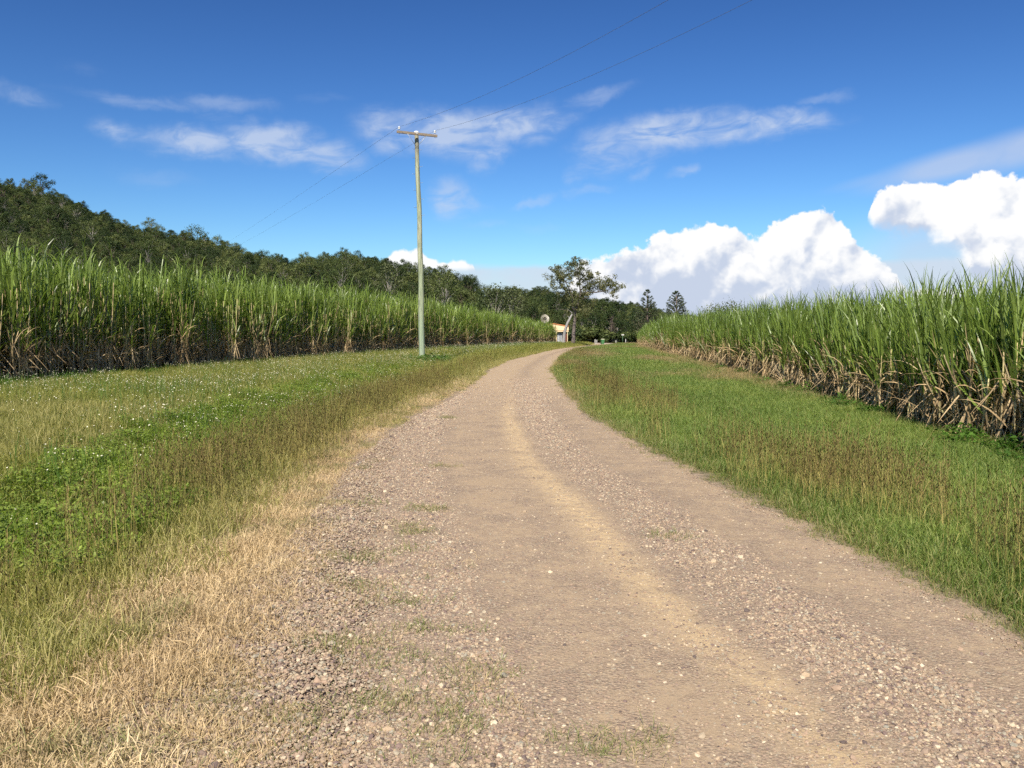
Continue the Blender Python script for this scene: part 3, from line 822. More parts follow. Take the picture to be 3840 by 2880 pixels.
# dark weeds at the foot of the cane and round the pole
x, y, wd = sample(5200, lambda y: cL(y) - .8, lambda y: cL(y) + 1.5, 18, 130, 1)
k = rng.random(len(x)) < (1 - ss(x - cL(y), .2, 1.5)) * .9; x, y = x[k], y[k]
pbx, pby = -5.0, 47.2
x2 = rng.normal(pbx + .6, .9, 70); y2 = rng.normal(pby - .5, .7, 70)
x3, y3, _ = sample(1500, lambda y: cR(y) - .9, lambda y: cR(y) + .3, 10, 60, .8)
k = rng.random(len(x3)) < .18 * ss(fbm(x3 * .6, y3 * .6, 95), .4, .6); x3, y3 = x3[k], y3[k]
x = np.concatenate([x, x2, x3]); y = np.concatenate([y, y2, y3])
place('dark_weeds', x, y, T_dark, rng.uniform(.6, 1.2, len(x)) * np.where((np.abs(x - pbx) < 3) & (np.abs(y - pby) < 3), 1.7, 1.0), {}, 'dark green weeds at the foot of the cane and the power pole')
# daisies
x, y, wd = sample(9500, lambda y: cL(np.maximum(y, 8)) + .5, lambda y: xL(y) - 2.8, 7, 130, .9)
k = rng.random(len(x)) < ss(fbm(x * .8, y * .5, 99), .28, .62) * (.4 + .6 * ss(y, 12, 20)); x, y = x[k], y[k]
place('white_daisies', x, y, T_daisy, rng.uniform(.8, 1.3, len(x)) * (1 + ss(y, 20, 70) * .5), {}, 'small white daisies in the grass before the left cane field')

# ------------------------------------------------------------------ loose stones
def pebbles():
    m_, t, o = mat('pebble')
    oi = t.new('ShaderNodeObjectInfo')
    c_ = t.ramp(oi.outputs['Random'], STONES)
    g = t.new('ShaderNodeNewGeometry')
    nz = t.noise(g.outputs['Position'], 120, 3, .6)[0]
    c_ = t.mix(1.0, c_, t.mix(nz, (.85, .85, .85), (1.2, 1.18, 1.15)), 'MULTIPLY')
    p = t.new('ShaderNodeBsdfPrincipled'); t.put(p.inputs['Base Color'], c_); p.inputs['Roughness'].default_value = .8; p.inputs['Specular IOR Level'].default_value = .2
    t.l.new(p.outputs[0], o.inputs[0])
    src = []
    import bmesh
    for k in range(6):
        bm = bmesh.new(); bmesh.ops.create_icosphere(bm, subdivisions=1, radius=1)
        r = random.Random(k)
        for v in bm.verts:
            v.co *= r.uniform(.78, 1.15)
            v.co.x *= 1 + .25 * math.sin(k); v.co.z *= .62
        me = bpy.data.meshes.new('pebble'); bm.to_mesh(me); bm.free(); me.materials.append(m_)
        src.append(bpy.data.objects.new('pebble', me))
    n = 420000
    u = rng.random(n); y = 2.3 * (30 / 2.3) ** (u ** 1.0)
    a = xL(y) - np.interp(y, [0, 3, 6, 12, 20], [1.6, 1.4, .6, .2, 0]); b = xR(y) + .02
    x = a + (b - a) * rng.random(n)
    v = x - xC(y)
    grav = .27 + .14 * (1 - ss(y, 4, 9)) + 1.0 * ss(-v, .9, 1.4) + .75 * np.exp(-((v - .55) / .34) ** 4)
    grav *= 1 - .5 * ss(-v, 2.2, 3.2)
    far = ss(y, 16, 30); grav = grav * (1 - far) + far * (.12 + .7 * np.exp(-((v - .18) / .38) ** 4))
    den = np.clip(grav, 0.04, 1) * (.5 + .65 * ss(fbm(x * 4, y * 4, 111), .3, .62))
    k = rng.random(n) < den; x, y = x[k], y[k]; v = v[k]; grav = grav[k]
    k = in_frame(x, y); x, y, grav = x[k], y[k], grav[k]
    n = len(x)
    s_ = np.exp(rng.normal(math.log(.0047), .42, n)) * (.75 + .35 * np.clip(grav, 0, 1)) * (1 + ss(y, 6, 25) * .9)
    s_ = np.clip(s_, .002, .024)
    print('SCATTER pebbles', n)
    ruz = .012 * np.clip(grav, 0, 1)
    scatter('gravel', np.stack([x, y, tz(x, y) + .006 + ruz * .8 + s_ * .25], -1), rots(n, .35), s_, rng.integers(0, 6, n), src, {}, 'loose mixed gravel stones on the road surface')
pebbles()

# ------------------------------------------------------------------ power pole and wires
def power_pole():
    m_, t, o = mat('pole_timber')
    tc_ = t.new('ShaderNodeTexCoord'); mp = t.new('ShaderNodeMapping'); mp.inputs['Scale'].default_value = (9, 9, .7)
    t.l.new(tc_.outputs['Object'], mp.inputs[0])
    n1 = t.noise(mp.outputs[0], 1.6, 6, .65)[0]; mp2 = t.new('ShaderNodeMapping'); mp2.inputs['Scale'].default_value = (1, 1, .25); t.l.new(tc_.outputs['Object'], mp2.inputs[0])
    n2 = t.noise(mp2.outputs[0], 1.3, 4, .6)[0]
    c_ = t.mix(t.sstep(n2, .4, .6), (.29, .33, .20), (.38, .38, .25))
    c_ = t.mix(t.sstep(n1, .46, .62, 0, .85), c_, (.13, .15, .09))
    sp = t.new('ShaderNodeSeparateXYZ'); t.l.new(tc_.outputs['Object'], sp.inputs[0])
    c_ = t.mix(t.sstep(sp.outputs[2], 10.6, 11.8, 0, .7), c_, (.19, .165, .12))
    c_ = t.mix(t.sstep(sp.outputs[2], 4, 1, 0, .5), c_, (.26, .35, .25))
    p = t.new('ShaderNodeBsdfPrincipled'); t.put(p.inputs['Base Color'], c_); p.inputs['Roughness'].default_value = .8
    b = t.new('ShaderNodeBump'); b.inputs['Strength'].default_value = .5; b.inputs['Distance'].default_value = .02; t.put(b.inputs['Height'], n1); t.l.new(b.outputs[0], p.inputs['Normal'])
    t.l.new(p.outputs[0], o.inputs[0])
    wood = simple('crossarm_timber', (.22, .17, .12), .85, .25, 14, bump=.3)
    steel = simple('galvanised_steel', (.42, .43, .43), .45, .1, 10, metal=.6)
    porc = simple('porcelain', (.72, .72, .70), .25, .04, 5)
    capm = simple('pole_cap', (.74, .73, .70), .5, .05, 5)
    Yp = 47.2
    base = at(911, 785, Yp); bz = float(tz(base.x, Yp))
    top = at(899, 286, Yp)
    e = empty('power_pole', (base.x, Yp, bz)); tag(e, 'weathered green timber power pole with a brown crossarm standing in the grass', 'power pole')
    topl = top - e.location
    H = topl.z
    mb = MB(); r = random.Random(4); pts = []; rad_ = []
    for i in range(26):
        s_ = i / 25
        bow = .07 * math.sin(s_ * 3.14) + .015 * math.sin(s_ * 21)
        pts.append(Vector((topl.x * s_ + bow, 0, -0.4 + (H + .4) * s_))); rad_.append((.168 - .06 * s_) * (1 + .02 * math.sin(i * 1.9)))
    mb.tube(pts, rad_, 20)
    mb.build('pole', m_, e)
    mb = MB(); mb.lathe([(.0, .07), (.10, .06), (.125, .03), (.13, -.02), (.13, -.03)], 18, tuple(pts[-1])); mb.build('pole_cap', capm, e)
    # crossarm: end points from the photograph, at right angles to the line
    A = at(858, 286, Yp - .55); B = at(945, 295.5, Yp + .25)
    A -= e.location; B -= e.location
    off = Vector((0, -.17, 0)); A += off; B += off
    d = (B - A).normalized(); L = (B - A).length
    up = (Vector((0, 0, 1)) - d * d.z).normalized(); fw = d.cross(up)
    mat3 = Matrix((d, fw, up)).transposed()
    mid = (A + B) / 2
    mb = MB(); mb.box(mid, (L, .10, .13), mat3); ca = mb.build('crossarm', wood, e)
    bv = ca.modifiers.new('bevel', 'BEVEL'); bv.width = .008; bv.segments = 2
    # bolt through
    mb = MB(); mb.tube([mid + Vector((0, -.075, 0)), mid + Vector((0, -.04, 0))], .03, 8); mb.build('bolt', steel, e)
    for sgn in (-1, 1):
        p1 = mid + d * (.52 * sgn) + Vector((0, -.056, -.05)); p2 = Vector((pts[-3].x + .02 * sgn, -.16, H - .80))
        mb = MB(); mb.strip([p1, p2], [up.cross(Vector((0, 1, 0))) * .0 + Vector((.02, 0, .012 * sgn))] * 2); 
        mb2 = MB(); mb2.tube([p1, p2], .014, 5); mb2.build('brace', steel, e)
    ins = []
    for sgn in (-1, 1):
        q = mid + d * (sgn * (L / 2 - .13)) + up * .065
        mb = MB(); mb.lathe([(.0, .175), (.028, .17), (.03, .15), (.05, .14), (.068, .12), (.07, .10), (.04, .095), (.045, .075), (.062, .06), (.064, .035), (.03, .03), (.02, .03)], 12, tuple(q + Vector((0, 0, .055))))
        i_ = mb.build('insulator', porc, e)
        mb = MB(); mb.tube([q + Vector((0, 0, .09)), q - Vector((0, 0, .20))], .011, 6); mb.build('pin', steel, i_)
        ins.append(q + Vector((0, 0, .215)) + e.location)
    # climbing pegs, alternating sides
    for k, (vx, vy) in enumerate([(890, 322), (913, 324), (890, 341), (913, 360), (890, 376), (914, 395), (892, 411), (915, 430), (893, 448), (916, 465)]):
        z = at(vx, vy, Yp).z - e.location.z
        f = (z + .4) / (H + .4) * 25; i = int(f); c_ = pts[i].lerp(pts[min(25, i + 1)], f - i)
        sgn = -1 if k % 2 == 0 else 1
        rr = rad_[i]
        mb = MB(); mb.tube([c_ + Vector((sgn * rr * .8, 0, 0)), c_ + Vector((sgn * (rr + .14), -.02, 0)), c_ + Vector((sgn * (rr + .14), -.02, .035))], .009, 5); mb.build('step_peg', steel, e)
    # wires
    wire_m = simple('conductor', (.16, .17, .19), .5, .05, 3, metal=.5)
    def wire(p0_, far_, near_, sagf, sagn, label):
        a = bpy.data.objects
        pts_ = []
        for i in range(60):
            u = i / 59; q = p0_.lerp(far_, u); q.z -= sagf * 4 * u * (1 - u); pts_.append(q)
        pts_ = pts_[::-1]
        for i in range(1, 60):
            u = i / 59; q = p0_.lerp(near_, u); q.z -= sagn * 4 * u * (1 - u); pts_.append(q)
        mb = MB(); mb.tube(pts_, .0052, 5)
        tag(mb.build('power_line', wire_m), label, 'power line', 'wires strung on the power pole')
    wdir = Vector((-.4147, .910, 0))
    for i_, lab, tgt in ((0, 'thin overhead wire on the left insulator of the crossarm', (1475, 0)), (1, 'thin overhead wire on the right insulator of the crossarm', (1650, 0))):
        p0_ = ins[i_]
        far_ = p0_ + wdir * 285; far_.z = p0_.z + 9
        near_ = p0_ - wdir * 64; near_.z = p0_.z + .6
        wire(p0_, far_, near_, 1.2, 2.3, lab)
    # the next pole on the hillside carries the far end
    fe = ins[0] + wdir * 285; fe2 = ins[1] + wdir * 285
power_pole()

# ------------------------------------------------------------------ hill terrain
HT = [(-900, 200, 470, 150), (-300, 262, 450, 140), (0, 386, 430, 140), (60, 398, 428, 140), (150, 426, 420, 142), (300, 487, 400, 148), (380, 498, 390, 150), (440, 508, 380, 150), (520, 530, 360, 150), (620, 557, 340, 152), (700, 553, 330, 155), (760, 550, 320, 158),
      (860, 569, 300, 162), (930, 584, 290, 165), (1000, 600, 275, 170), (1040, 622, 265, 178), (1130, 634, 255, 205), (1200, 640, 255, 212), (1300, 655, 255, 215), (1380, 668, 255, 215), (1450, 700, 250, 215), (1490, 722, 250, 215), (1700, 760, 250, 215)]
haz = np.array([math.radians(azel(a[0], 721)[0]) for a in HT])
hel = np.array([math.radians(azel(a[0], a[1])[1]) for a in HT])
hR = np.array([a[2] for a in HT], float); hF = np.array([a[3] for a in HT], float)
CAN = 6.5
def hill_at(az_, s_):
    Rr = np.interp(az_, haz, hR); F = np.interp(az_, haz, hF); E = np.interp(az_, haz, hel)
    hr = np.maximum(CAMZ + np.tan(E) * Rr - CAN, -1.2)
    d = F + (Rr - F) * s_
    up = np.clip(s_, 0, 1)
    z = -.5 + (hr + .5) * (up ** 1.05)
    z = np.where(s_ > 1, hr - (s_ - 1) * 14, z)
    x = np.sin(az_) * d; y = np.cos(az_) * d
    z = z + 2.2 * (fbm(x * .03, y * .03, 7) - .5) * np.clip(s_, 0, 1) * (1 - np.exp(-np.maximum(hr, 0) / 6))
    return x, y, z
hillm = simple('hill_soil', (.04, .045, .02), .95, .3, .3)
A_, S_ = np.meshgrid(np.linspace(haz[0], haz[-1], 120), np.linspace(-.02, 1.8, 50))
X, Y, Z = hill_at(A_, S_)
Z[0] -= 3
tag(grid_mesh('hill', X, Y, Z, hillm), kind='structure', label='wooded hill left of the road')

# ------------------------------------------------------------------ trees
M['gum_a'] = leafy('hill_tree_leaf', [(.018, .032, .010), (.036, .055, .016), (.070, .092, .027), (.14, .155, .05)], .25, .6, .2, .03, obj_var=.85)
M['bark'] = simple('pale_bark', (.30, .27, .23), .85, .25, 2)
M['bark_d'] = simple('dark_bark', (.13, .10, .075), .9, .25, 2)
def leaf_cluster(mb, c_, rad_, n, size, r, mi=0, flat=.8):
    for k in range(n):
        u = Vector((r.gauss(0, 1), r.gauss(0, 1), r.gauss(0, 1))).normalized()
        q = rad_ * (r.random() ** .45)
        p = Vector(c_) + Vector((u.x * q, u.y * q, u.z * q * flat))
        nrm = (u + Vector((r.gauss(0, .4), r.gauss(0, .4), r.gauss(0.25, .4)))).normalized()
        a = nrm.orthogonal().normalized(); a = Matrix.Rotation(r.uniform(0, 6.28), 3, nrm) @ a; b = nrm.cross(a)
        s_ = size * r.uniform(.55, 1.3)
        mb.poly([p - a * s_ * .5, p - b * s_ * .32, p + a * s_ * .5, p + b * s_ * .32], mi)
def tree_variant(seed, H, Rc, style, ncl=17, per=130, size=.34):
    r = random.Random(seed); cr, tr = MB(), MB()
    th = H * (.30 if style != 'tall' else .42)
    forks = []
    tr.tube([(0, 0, -1), (r.gauss(0, .1), r.gauss(0, .1), th * .5), (r.gauss(0, .25), r.gauss(0, .25), th)], [.26, .2, .16], 7)
    for k in range(ncl):
        a = 2.4 * k + r.uniform(-.4, .4); f = (k + .5) / ncl
        zc = th + (H - th) * (.10 + .82 * f)
        prof = math.sin(min(1, .25 + f * .9) * math.pi * .86) if style != 'dome' else math.sqrt(max(0.02, 1 - (f * .95) ** 2))
        q = Rc * prof * r.uniform(.45, .88)
        c_ = Vector((math.cos(a) * q, math.sin(a) * q, zc + r.gauss(0, .3)))
        rc = Rc * r.uniform(.26, .42)
        leaf_cluster(cr, c_, rc, int(per * r.uniform(.7, 1.25)), size, r)
        mid_ = Vector((c_.x * .4, c_.y * .4, th + (c_.z - th) * .55))
        tr.tube([(0, 0, th * .9), mid_, c_], [.10, .06, .015], 4, cap=False)
    return cr, tr
tv = []
specs = [(9.5, 3.6, 'round'), (8.5, 4.2, 'dome'), (10.5, 3.3, 'tall'), (8.0, 3.6, 'round'), (9.5, 4.4, 'dome'), (11, 3.8, 'tall'), (7.5, 3.2, 'round'), (9.0, 3.4, 'tall')]
for k, (H, Rc, stl) in enumerate(specs):
    cr, tr = tree_variant(700 + k, H, Rc, stl)
    tv.append((cr.mesh('crown', M['gum_a']), tr.mesh('trunk', M['bark'] if k % 2 else M['bark_d'])))
tsrc = [joined(p, 'wood_tree') for p in tv]
def poisson(a0, a1, s0, s1, n_try, dmin, gap=None):
    out_ = []; cell = {}
    A = rng.uniform(a0, a1, n_try); S = rng.uniform(s0, s1, n_try)
    Rr = np.interp(A, haz, hR); F = np.interp(A, haz, hF); D = F + (Rr - F) * S
    keep = rng.random(n_try) < D / 430
    A, S = A[keep], S[keep]
    X, Y, Z = hill_at(A, S)
    for i in range(len(A)):
        k = (int(X[i] // dmin), int(Y[i] // dmin)); ok = True
        for dx in (-1, 0, 1):
            for dy in (-1, 0, 1):
                for j in cell.get((k[0] + dx, k[1] + dy), ()):
                    if (X[i] - X[j]) ** 2 + (Y[i] - Y[j]) ** 2 < dmin * dmin: ok = False; break
                if not ok: break
            if not ok: break
        if ok:
            cell.setdefault(k, []).append(i); out_.append(i)
    return X[out_], Y[out_], Z[out_], A[out_], S[out_]
hx, hy, hz, ha, hs2 = poisson(math.radians(-35), haz[-3], .0, 1.06, 70000, 3.1)
k = ~((ha > math.radians(azel(1175, 700)[0])) & (hs2 < .02) & (ha < math.radians(azel(1235, 700)[0])))
hx, hy, hz, ha, hs2 = hx[k], hy[k], hz[k], ha[k], hs2[k]
order = np.argsort(np.hypot(hx, hy) * (1 - .12 * (ha > math.radians(-9))))
NI = 170
ind, rest = order[:NI], order[NI:]
def hsil(i, f=1.0): return f
def tree_scale(a, s_, n):
    sc0 = rng.uniform(.40, .76, n) + .25 * (rng.random(n) > .94)
    sc0 *= np.where(a > math.radians(-14), 1.12, 1.0)
    sc0 *= 1 - .35 * ss(a, math.radians(azel(1310, 700)[0]), math.radians(azel(1370, 700)[0]))
    return sc0
ts = tree_scale(ha, hs2, len(hx))
labels = 'bushy dark green tree in the line of trees behind the cane fields'
for i in ind:
    k = int(rng.integers(len(tv)))
    e = empty('tree', (hx[i], hy[i], hz[i]), rng.uniform(0, 6.28)); s_ = float(ts[i]) * .98
    e.scale = (s_ * rng.uniform(.9, 1.15), s_ * rng.uniform(.9, 1.15), s_)
    tag(e, labels, 'tree', 'trees along the foot of the hill')
    for nm, me in zip(('crown', 'trunk'), tv[k]):
        o = bpy.data.objects.new(nm, me); col.objects.link(o); o.parent = e
# low bushes filling the foot of the tree line
bushes = []
for k in range(3):
    rb = random.Random(950 + k); cr = MB()
    for j in range(9):
        aa = rb.uniform(0, 6.28); q = rb.uniform(0, 2.2)
        leaf_cluster(cr, (math.cos(aa) * q, math.sin(aa) * q, rb.uniform(.4, 2.8 - q * .5)), rb.uniform(.8, 1.3), 110, .4, rb)
    bushes.append(cr.mesh('crown', M['gum_a']))
for k in range(64):
    vx = 560 + k * 14.8 + rng.uniform(-5, 5)
    if 1165 < vx < 1215: continue
    a_ = math.radians(azel(vx, 600)[0]); F_ = float(np.interp(a_, haz, hF)) - rng.uniform(0, 5)
    x_, y_ = math.sin(a_) * F_, math.cos(a_) * F_
    o = bpy.data.objects.new('bush', bushes[k % 3]); col.objects.link(o); o.location = (x_, y_, -.7); o.rotation_euler = (0, 0, rng.uniform(0, 6.28))
    s_ = rng.uniform(.8, 1.5); o.scale = (s_ * 1.2, s_ * 1.2, s_)
    tag(o, 'low dark green bush at the foot of the tree line behind the cane', 'bush', 'bushes along the foot of the trees')
n = len(rest)
print('SCATTER hill trees', n)
scatter('hillside_forest', np.stack([hx[rest], hy[rest], hz[rest]], -1), rots(n, .05), ts[rest], rng.integers(0, len(tsrc), n), tsrc, {}, 'dense green forest covering the hill on the left')

# far ridge, partly seen above the nearer trees
DT = [(1040, 640), (1080, 624), (1130, 627), (1160, 622), (1200, 632), (1300, 650), (1360, 656), (1420, 668), (1480, 690), (1540, 705), (1600, 712)]
fa = np.array([math.radians(azel(a, b)[0]) for a, b in DT]); fe = np.array([math.radians(azel(a, b)[1]) for a, b in DT])
A_, S_ = np.meshgrid(np.linspace(fa[0], fa[-1], 60), np.linspace(0, 1.3, 16))
def far_at(A, S):
    D = 480 + 220 * S; h = np.maximum(CAMZ + np.tan(np.interp(A, fa, fe)) * 700 - 9, 0) * np.clip(S, 0, 1)
    h = np.where(S > 1, h - (S - 1) * 30, h)
    return np.sin(A) * D, np.cos(A) * D, h - 1
X, Y, Z = far_at(A_, S_)
tag(grid_mesh('far_hill', X, Y, Z, hillm), kind='structure', label='far wooded ridge behind the gum tree')
n = 1500
X, Y, Z = far_at(rng.uniform(fa[0], fa[-1], n), rng.uniform(.2, 1.02, n))
scatter('far_forest', np.stack([X, Y, Z], -1), rots(n, .05), rng.uniform(.8, 1.25, n), rng.integers(0, len(tsrc), n), tsrc, {}, 'far forest on the ridge behind the pines')

def single_tree(name, vx, vtop, Y, Rc, style, label, seed, crown_mat, bark_mat, ncl=24, per=90, size=.32, gz=None):
    z0 = float(tz(0, Y)) if gz is None else gz
    t_ = at(vx, vtop, Y); H = t_.z - z0
    cr, tr = tree_variant(seed, H, Rc, style, ncl, per, size)
    e = empty(name, (t_.x, Y, z0)); tag(e, label, 'tree')
    cr.build('crown', crown_mat, e); tr.build('trunk', bark_mat, e)
    return e
# lone crown on the hill top
ri = hill_at(np.array([math.radians(azel(88, 400)[0])]), np.array([1.0]))
single_tree('ridge_tree', 88, 374, float(ri[1][0]), 5.2, 'tall', 'tallest tree standing alone on the hill crest at far left', 811, M['gum_a'], M['bark_d'], 18, 90, .5, gz=float(ri[2][0]))
single_tree('ridge_tree', 420, 490, 372, 7.5, 'dome', 'broad domed tree on the skyline halfway down the hill', 812, M['gum_a'], M['bark_d'], 24, 100, .5, gz=float(hill_at(np.array([math.radians(azel(420, 500)[0])]), np.array([.95]))[2][0]) )
single_tree('spreading_tree', 1568, 656, 250, 9.0, 'dome', 'low spreading tree showing above the right cane field', 813, M['gum_a'], M['bark_d'], 30, 90, .5)
single_tree('tree', 1640, 659, 240, 2.6, 'round', 'small round tree top just showing above the right cane field', 814, M['gum_a'], M['bark_d'], 12, 60, .4)
M['gum_b'] = leafy('grey_gum_leaf', [(.06, .08, .028), (.085, .10, .040), (.115, .125, .055)], .2, .6, .2, .2, obj_var=.5)
for (vx, vt, Yd, Rc, lb, sd_) in [(1068, 612, 185, 5.0, 'pale limbed gum tree rising behind the end of the left cane field', 821), (1105, 616, 192, 4.6, 'rounded gum tree beside the pale limbed gum near the windmill', 822), (840, 570, 205, 4.5, 'reddish tinged tree with a pale trunk left of the power pole', 823),
                              (960, 582, 210, 6.5, 'large dark tree just right of the power pole on the skyline', 824), (750, 545, 290, 6.0, 'open crowned tree highest on the skyline left of the power pole', 825)]:
    gz = None
    if Yd > 200:
        a_ = math.radians(azel(vx, 600)[0]); D_ = Yd / math.cos(a_); F_, R_ = np.interp(a_, haz, hF), np.interp(a_, haz, hR)
        gz = float(hill_at(np.array([a_]), np.array([(D_ - F_) / (R_ - F_)]))[2][0])
    t_ = single_tree('gum_tree', vx, vt, Yd, Rc, 'round', lb, sd_, M['gum_b'] if sd_ != 824 else M['gum_a'], M['bark'], 26, 80, .42, gz=gz)

# pale bare trunks showing in the tree line
def big_gum():
    Yg = 126.0
    zt = lambda u, v_: (1700 + u / 2.212) / 3840 * 2212
    def P(u, v_, dy=0.0):
        q = at((1700 + u / 2.212) * .57604, (900 + v_ / 2.212) * .57604, Yg); q.y += dy; return q
    b = P(990, 862); gz = float(tz(b.x, Yg))
    e = empty('gum_tree', (b.x, Yg, gz)); tag(e, 'large gum tree with a sparse olive crown standing by the road bend', 'tree')
    o0 = e.location.copy()
    r = random.Random(77)
    bark = simple('grey_gum_bark', (.13, .105, .09), .85, .35, 1.5, bump=.3)
    tr = MB()
    def limb(pl, rr, mb_=tr, n=7):
        pp = [P(*q) - o0 for q in pl]
        if pl[0][1] > 845: pp[0].z = -.3
        # refine
        fine_ = [];
        for i in range(len(pp) - 1):
            for s_ in (0, .5):
                q = pp[i].lerp(pp[i + 1], s_)
                if s_: q += Vector((r.gauss(0, .05), r.gauss(0, .05), 0))
                fine_.append(q)
        fine_.append(pp[-1])
        rad_ = np.interp(np.linspace(0, 1, len(fine_)), np.linspace(0, 1, len(rr)), rr)
        mb_.tube(fine_, list(rad_), n)
    limb([(990, 862), (997, 780), (1003, 700), (1010, 620), (1020, 560), (1035, 520), (1050, 470), (1050, 400), (1040, 320), (1030, 230)], [.36, .27, .23, .20, .18, .17, .14, .10, .06, .03], n=9)
    limb([(1012, 600), (988, 565, -.3), (985, 520, -.5), (990, 480, -.6), (965, 420, -.5), (930, 350, -.3), (890, 290)], [.15, .14, .12, .1, .07, .03])
    limb([(965, 425, -.5), (900, 380), (850, 330)], [.07, .03])
    limb([(1042, 505), (1085, 484, -.6), (1130, 476, -.8)], [.07, .05, .03])
    limb([(1050, 450), (1110, 432, -.3), (1180, 436, -.5), (1250, 425, -.3), (1330, 400)], [.12, .10, .09, .07, .03])
    limb([(1185, 436, -.5), (1230, 400), (1290, 365)], [.06, .03])
    limb([(1050, 420), (1110, 370, .3), (1180, 320, .4)], [.1, .07, .03])
    limb([(1045, 360), (1080, 300, .3), (1120, 270)], [.08, .05, .02])
    limb([(1035, 300), (990, 250, .3), (960, 210)], [.07, .04, .02])
    limb([(1015, 580), (1075, 562, -.5)], [.06, .02]); limb([(1005, 610), (930, 575, .5), (880, 575)], [.07, .05, .02])
    tr.build('trunk', bark, e)
    cr = MB()
    C = [(1030, 185), (965, 205), (900, 250), (830, 260), (815, 305), (1000, 255), (1055, 250), (1110, 275), (1180, 310), (890, 310), (960, 320), (1035, 320), (1100, 340), (1155, 365), (1215, 375), (1205, 325), (865, 365), (925, 400), (995, 395), (1055, 400), (1120, 400), (1285, 350), (1335, 365), (1350, 400), (1300, 415), (1255, 400), (1000, 460), (935, 450), (1055, 475), (895, 440), (1090, 440), (850, 320), (1010, 520), (1075, 520), (930, 505), (1060, 560), (1110, 500), (1230, 350), (975, 290), (1080, 210), (1000, 215), (960, 560), (1035, 600), (1090, 590)]
    for (u, v_) in C:
        for k in range(7):
            q = P(u + r.gauss(0, 32), v_ + r.gauss(0, 24)) - o0; q.y += r.gauss(0, 1.6)
            leaf_cluster(cr, q, r.uniform(.35, .7), 48, .21, r, 0, .8)
    gl = leafy('olive_gum_leaf', [(.075, .085, .035), (.115, .12, .05), (.18, .17, .08)], .28, .6, .2, .6, obj_var=.0)
    cr.build('crown', gl, e)
    b2 = P(905, 843, -1.0); e2 = empty('dead_tree', (b2.x, Yg - 1.0, gz)); tag(e2, 'pale bare trunk leaning against the big gum tree in front of the shed', 'tree')
    o0 = e2.location.copy()
    bark2 = simple('bleached_bark', (.26, .245, .23), .85, .3, 1.5, bump=.3)
    tr = MB()
    limb([(905, 846, -1), (915, 790, -1), (935, 715, -1), (960, 660, -1), (982, 618, -.9)], [.33, .24, .20, .17, .11], tr, 9)
    limb([(980, 622, -.9), (965, 590, -.9), (940, 570, -.9)], [.06, .02], tr); limb([(960, 655, -1), (945, 630, -1)], [.06, .02], tr)
    tr.build('trunk', bark2, e2)
big_gum()

def hoop_pine(vx, vtop, Y, wbase, label, seed, sparse):
    r = random.Random(seed); z0 = -.6; t_ = at(vx, vtop, Y); H = t_.z - z0
    e = empty('hoop_pine', (t_.x, Y, z0)); tag(e, label, 'tree')
    tr = MB(); tr.tube([(0, 0, 0), (.1, 0, H * .5), (0, 0, H * .98)], [.3, .2, .05], 8)
    cr = MB()
    nl = 17
    for i in range(nl):
        f = i / (nl - 1); z = H * (.22 + .76 * f); L = wbase * (1 - f) ** .75 * .95 + .35
        nb = 6 if f < .8 else 4
        for k in range(nb):
            if r.random() < sparse * (1 if f > .3 else .3): continue
            a = k * 6.283 / nb + i * 1.3 + r.gauss(0, .2); l = L * r.uniform(.75, 1.1)
            p = [Vector((math.cos(a) * l * s_, math.sin(a) * l * s_, z + l * (.05 * s_ + .38 * s_ * s_))) for s_ in (0, .5, 1)]
            tr.tube(p, [.05, .035, .02], 4, cap=False)
            for s_, rr in ((1.0, .42), (.78, .36), (.55, .25)) if f < .7 else ((1.0, .36), (.7, .26)):
                c_ = Vector((math.cos(a) * l * s_, math.sin(a) * l * s_, z + l * (.05 * s_ + .38 * s_ * s_) + .1))
                leaf_cluster(cr, c_, rr * (1.15 - .35 * f), 42, .2, r, 0, .8)
    leaf_cluster(cr, (0, 0, H - .3), .38, 50, .2, r)
    tr.build('trunk', M['bark_d'], e); cr.build('crown', M['pine'], e)
M['pine'] = leafy('pine_needles', [(.03, .045, .022), (.05, .065, .030), (.075, .09, .04)], .12, .6, .2, .5, obj_var=.4)
hoop_pine(1398, 627, 190, 3.3, 'hoop pine with bare gaps near the top, left of the two pines', 5, .22)
hoop_pine(1461, 630, 190, 3.8, 'darker broad based hoop pine, right of the two pines', 6, .10)
single_tree('tree', 1385, 672, 196, 4.2, 'dome', 'dark bushy tree around the foot of the left hoop pine', 815, M['gum_a'], M['bark_d'], 20, 90, .35)
single_tree('tree', 1450, 690, 200, 4.2, 'dome', 'dark low tree around the foot of the right hoop pine', 816, M['gum_a'], M['bark_d'], 20, 90, .35)

